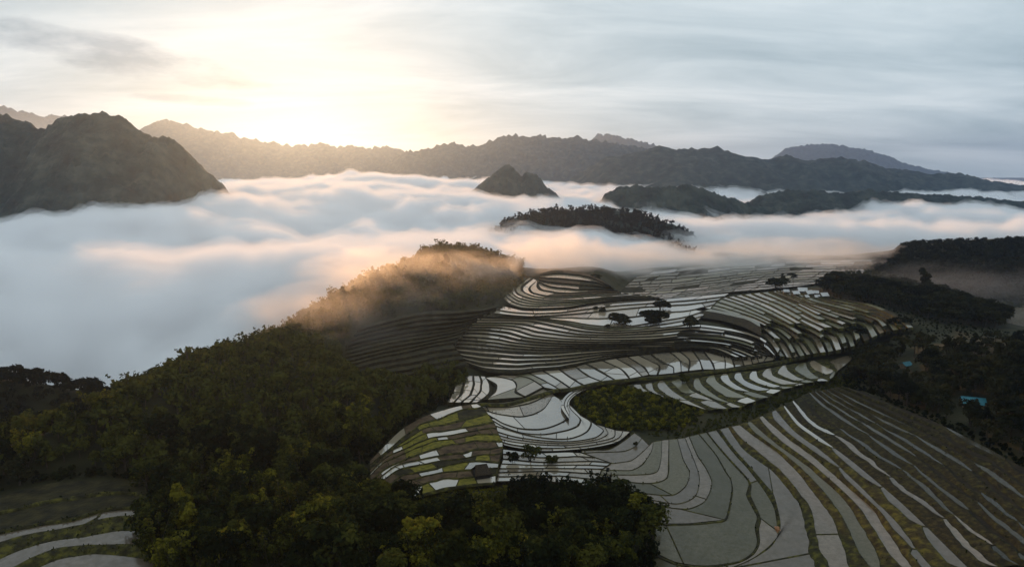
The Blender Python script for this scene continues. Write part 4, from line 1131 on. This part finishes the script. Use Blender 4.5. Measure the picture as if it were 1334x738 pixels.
special(890, 500, 13, 'shrub', 'dark bush on the bank of the crescent paddies', z=1.5, name='shrub', mat=m_leaf)
special(828, 580, 6, 'shrub', 'small dark bush on the bund of a muddy paddy', z=-5.2, name='shrub')

# ------------------------------------------------------------------ houses
def plain_mat(name, c0, c1, scale, rough=0.8, spec=0.3, bump=0.03):
    return ramp_mat(name, [c0, c1], scale, 5, rough, bump, None, spec)
m_blue = plain_mat('blue painted sheet roof', (0.008, 0.11, 0.15), (0.014, 0.16, 0.20), 0.6, 0.45, 0.5)
m_wall = plain_mat('weathered plank wall', (0.10, 0.07, 0.045), (0.2, 0.15, 0.10), 0.8)
m_white = plain_mat('pale roof sheet', (0.42, 0.42, 0.42), (0.62, 0.6, 0.57), 0.5, 0.4, 0.5)
m_dark = plain_mat('dark opening', (0.01, 0.009, 0.008), (0.02, 0.018, 0.015), 1.0)
m_thatch = plain_mat('old dark thatch', (0.025, 0.019, 0.014), (0.06, 0.045, 0.03), 1.5, 0.95, 0.1, 0.2)
m_clay = plain_mat('red clay', (0.18, 0.075, 0.03), (0.3, 0.14, 0.06), 0.5)
def box(x0, x1, y0, y1, z0, z1):
    v = np.array([(x, y, z) for x in (x0, x1) for y in (y0, y1) for z in (z0, z1)], float)
    return v, np.array([(0, 1, 3, 2), (4, 6, 7, 5), (0, 4, 5, 1), (2, 3, 7, 6), (0, 2, 6, 4), (1, 5, 7, 3)])
def house(name, label, cat, px, py, wpx, rot, roofm, wallm, z=None, deep=0.62, hipped=False, ribs=True, wallh=0.28, pitch=0.22, group=None):
    x, y, zz = at_ground(px, py) if z is None else at_level(px, py, z)
    dist = math.sqrt(x*x+y*y+(CAM_Z-zz)**2)
    w = wpx*dist/FPX; d = w*deep; wh = w*wallh; rh = w*pitch
    e = bpy.data.objects.new(name, None); link(e); e.location = (x, y, zz-0.2); e.rotation_euler = (0, 0, rot)
    tag(e, label, cat, group)
    parts = [box(-w*.44, w*.44, -d*.40, d*.40, -3.0, wh)]
    g = np.array([(-w*.44, -d*.4, wh), (-w*.44, d*.4, wh), (-w*.44, 0, wh+rh*.85), (-w*.44, 0, wh+rh*.85)]), np.array([(0, 1, 2, 3)])
    wall = obj('wall', mesh_np('wall', *joinp(parts), wallm), e)
    # roof: two sheets with ribs, eaves overhang
    rv, rf = [], []
    nrib = 14
    for s in (-1, 1):
        us = np.linspace(-.5, .5, nrib*2+1)*w
        rows = []
        for f in (0, 0.33, 0.66, 1):
            sag = -0.04*rh*math.sin(f*math.pi)
            inset = (1-f)*0 + (f*w*0.16 if hipped else 0)
            xs = us*(1-2*inset/w)
            zz2 = wh-rh*.15+f*rh*1.15+sag+((np.arange(len(us)) % 2)*0.10*(1 if ribs else .2))
            rows.append(np.stack([xs, np.full_like(xs, s*(1-f)*d*.52), zz2], 1))
        r0 = np.concatenate(rows); nv = len(us)
        rv.append(r0); rf.append(grid_faces(4, nv, sum(len(a) for a in rv[:-1])))
        r1 = r0-[0, 0, 0.18]
        rv.append(r1); rf.append(grid_faces(4, nv, sum(len(a) for a in rv[:-1]))[:, ::-1])
    roof = obj('roof', mesh_np('roof', np.concatenate(rv), np.concatenate(rf), roofm), e)
    obj('ridge_cap', mesh_np('ridge_cap', *box(-w*.5*(0.68 if hipped else 1), w*.5*(0.68 if hipped else 1), -w*.018, w*.018, wh+rh*.97, wh+rh*1.06), roofm), roof)
    # gable ends
    gv = np.array([(-w*.44, -d*.4, wh), (-w*.44, d*.4, wh), (-w*.44, 0, wh+rh*.8), (-w*.43, 0, wh+rh*.8), (w*.44, -d*.4, wh), (w*.44, d*.4, wh), (w*.44, 0, wh+rh*.8), (w*.43, 0, wh+rh*.8)])
    if not hipped: obj('gable', mesh_np('gable', gv, [(0, 1, 2, 3), (5, 4, 7, 6)], wallm), e)
    obj('door', mesh_np('door', *box(-w*.05, w*.05, -d*.40-.06, -d*.40+.05, 0.1, wh*.78), m_dark), e)
    for q in (-.27, .24):
        obj('window', mesh_np('window', *box(w*q, w*(q+.1), -d*.40-.05, -d*.40+.05, wh*.4, wh*.75), m_dark), e)
    for s in (-1, 1):
        for q in (-.46, 0.46):
            obj('post', mesh_np('post', *box(w*q-.12, w*q+.12, s*d*.47-.12, s*d*.47+.12, -3, wh-rh*.08), wallm), e)
    return e
house('house', 'long house with bright blue roof alone in the shade of the knoll', 'house', 1267, 527, 23, R(-22), m_blue, m_wall, deep=0.75, pitch=0.2, wallh=0.17)
house('house', 'blue roofed house half hidden by trees in the middle of the knoll', 'house', 1180, 477, 13, R(25), m_blue, m_wall, deep=0.7, wallh=0.2)
house('house', 'tiny blue roof glimpsed left of the half hidden blue house', 'house', 1152, 477, 9, R(10), m_blue, m_wall, deep=0.7)
vil = [(1036, 384, 9, 10), (1045, 381, 11, -12), (1053, 384, 10, 22), (1062, 383, 8, -20), (1064, 388, 7, 5), (1073, 387, 10, 14), (1024, 381, 7, -8), (1050, 388, 7, 30)]
vl = ['pale roofed house second from the left in the row by the belt of trees', 'largest pale roofed house at the back of the village', 'pale house in the middle of the village, turned towards the valley', 'small pale house right of the middle house', 'tiny pale roof in front of the small pale house',
      'pale roofed house at the right end of the village under the trees', 'pale house at the left end of the village beside the bushes', 'lowest pale roof nearest the green terraces']
for (a, b, w, r), l in zip(vil, vl):
    house('house', l, 'house', a, b, w, R(r), m_white, m_wall, z=47.5, deep=0.8, pitch=0.3)
# field hut: dark thatch on posts
hut = house('field_hut', 'dark thatched field hut at the corner of the flooded plots', 'hut', 627, 624, 22, R(18), m_thatch, m_dark, z=-3, deep=0.95, hipped=True, ribs=False, wallh=0.55, pitch=0.36)

# a slump of red clay on a bund, and the river
x, y, z = at_level(1014, 690, -1.8)
rgq = np.random.default_rng(3)
bm = bmesh.new(); bmesh.ops.create_icosphere(bm, subdivisions=3, radius=1.0)
for v in bm.verts:
    n = 0.75+0.5*vnoise(np.array([v.co.x*2+5]), np.array([v.co.y*2+v.co.z*3]), 4)[0]
    v.co = Vector((v.co.x*1.5*n, v.co.y*3.2*n, v.co.z*0.9*n))
me = bpy.data.meshes.new('clay_heap'); bm.to_mesh(me); bm.free(); me.materials.append(m_clay)
o = obj('clay_heap', me); o.location = (x, y, z+0.1)
tag(o, 'small heap of orange clay slumped on a paddy bund', 'heap')
rp = at_z(np.array([(1288,432),(1300,424),(1312,412),(1318,402),(1330,398),(1420,396),(1420,470),(1360,452),(1330,438)], float), np.full(9, 44.0))
bm = bmesh.new(); bm.faces.new([bm.verts.new(p) for p in rp]); me = bpy.data.meshes.new('river'); bm.to_mesh(me); bm.free(); me.materials.append(MW['water'])
o = obj('river', me); tag(o, 'pale river reach beyond the trees at the right edge', kind='structure')
# ------------------------------------------------------------------ mist lying on the slopes
def mist_mat(dens, aniso, seed, scale=2.2, thr=0.42):
    """uneven mist: thick in the middle of its patch, torn to wisps at the edge"""
    m = mat_new('mist volume'); nt = m.node_tree; N = nt.nodes.new; L = nt.links.new
    out = N('ShaderNodeOutputMaterial'); v = N('ShaderNodeVolumePrincipled')
    tc = N('ShaderNodeTexCoord')
    ln = N('ShaderNodeVectorMath'); ln.operation = 'LENGTH'; L(tc.outputs['Object'], ln.inputs[0])
    mp = N('ShaderNodeMapping'); mp.inputs['Location'].default_value = (seed*3.7, seed*1.9, seed); mp.inputs['Scale'].default_value = (1, 1, 0.55)
    L(tc.outputs['Object'], mp.inputs[0])
    n = N('ShaderNodeTexNoise'); n.inputs['Scale'].default_value = scale; n.inputs['Detail'].default_value = 4; n.inputs['Roughness'].default_value = 0.6; n.inputs['Distortion'].default_value = 0.6
    L(mp.outputs[0], n.inputs['Vector'])
    fall = N('ShaderNodeMapRange'); fall.inputs['From Min'].default_value = 1.0; fall.inputs['From Max'].default_value = 0.15
    fall.inputs['To Min'].default_value = -thr-0.12; fall.inputs['To Max'].default_value = 0.18-thr
    L(ln.outputs['Value'], fall.inputs['Value'])
    a = N('ShaderNodeMath'); a.operation = 'ADD'; L(n.outputs[0], a.inputs[0]); L(fall.outputs[0], a.inputs[1])
    b = N('ShaderNodeMath'); b.operation = 'MULTIPLY'; b.use_clamp = True; b.inputs[1].default_value = 2.6; L(a.outputs[0], b.inputs[0])
    c = N('ShaderNodeMath'); c.operation = 'MULTIPLY'; c.inputs[1].default_value = dens; L(b.outputs[0], c.inputs[0])
    L(c.outputs[0], v.inputs['Density'])
    v.inputs['Color'].default_value = (0.99, 0.98, 0.97, 1); v.inputs['Anisotropy'].default_value = aniso
    L(v.outputs[0], out.inputs['Volume'])
    return m
def mist(label, px, py, lift, size, dens, seed, aniso=0.6, rot=0.0, at=None):
    x, y, z = at_ground(px, py) if at is None else at_z(np.array([px, py], float), at)
    bm = bmesh.new(); bmesh.ops.create_icosphere(bm, subdivisions=3, radius=1.0)
    me = bpy.data.meshes.new('mist'); bm.to_mesh(me); bm.free()
    me.materials.append(mist_mat(dens, aniso, seed))
    o = obj('mist', me); o.location = (x, y, z+lift); o.scale = size; o.rotation_euler = (0, 0, rot)
    tag(o, label, 'mist', kind='stuff')
mist('golden mist drifting over the ridge top', 500, 372, 14, (110, 70, 28), 0.0095, 3, 0.7, R(30))
mist('broad golden haze lying over the whole ridge flank', 555, 385, 20, (150, 100, 46), 0.0020, 4, 0.75, R(30))
mist('thin golden mist on the ridge flank', 450, 430, 14, (110, 80, 32), 0.007, 5, 0.7, R(40))
mist('wisp of mist behind the slender tree', 605, 362, 12, (75, 60, 20), 0.016, 7, 0.7)
mist('warm mist spilling over the brown knoll', 722, 330, 0, (90, 60, 34), 0.04, 8, 0.6, 0, 92)
mist('mist trailing along the foot of the fog', 800, 345, 6, (130, 60, 30), 0.03, 9, 0.4, 0, 72)
mist('mist over the far paddies', 905, 342, 6, (170, 80, 28), 0.03, 10, 0.4, 0, 68)
mist('mist thinning out over the valley floor', 1040, 336, 6, (190, 100, 30), 0.024, 11, 0.4, 0, 68)
mist('blue morning mist in the hollow below the far hill', 1250, 392, 10, (190, 110, 40), 0.0022, 12, 0.0, R(10))
# ------------------------------------------------------------------ haze
def build_haze():
    x0, x1, y0, y1, z0, z1 = -14000, 14000, -800, 17500, -68, 900
    v = [(x, y, z) for x in (x0, x1) for y in (y0, y1) for z in (z0, z1)]
    f = [(0, 1, 3, 2), (4, 6, 7, 5), (0, 4, 5, 1), (2, 3, 7, 6), (0, 2, 6, 4), (1, 5, 7, 3)]
    o = obj('haze', mesh_np('haze', v, f, vol_mat('haze air', (0.35, 0.50, 0.76), 0.000052, 0.74)))
    tag(o, 'thin morning haze over the whole valley', kind='stuff')
build_haze()
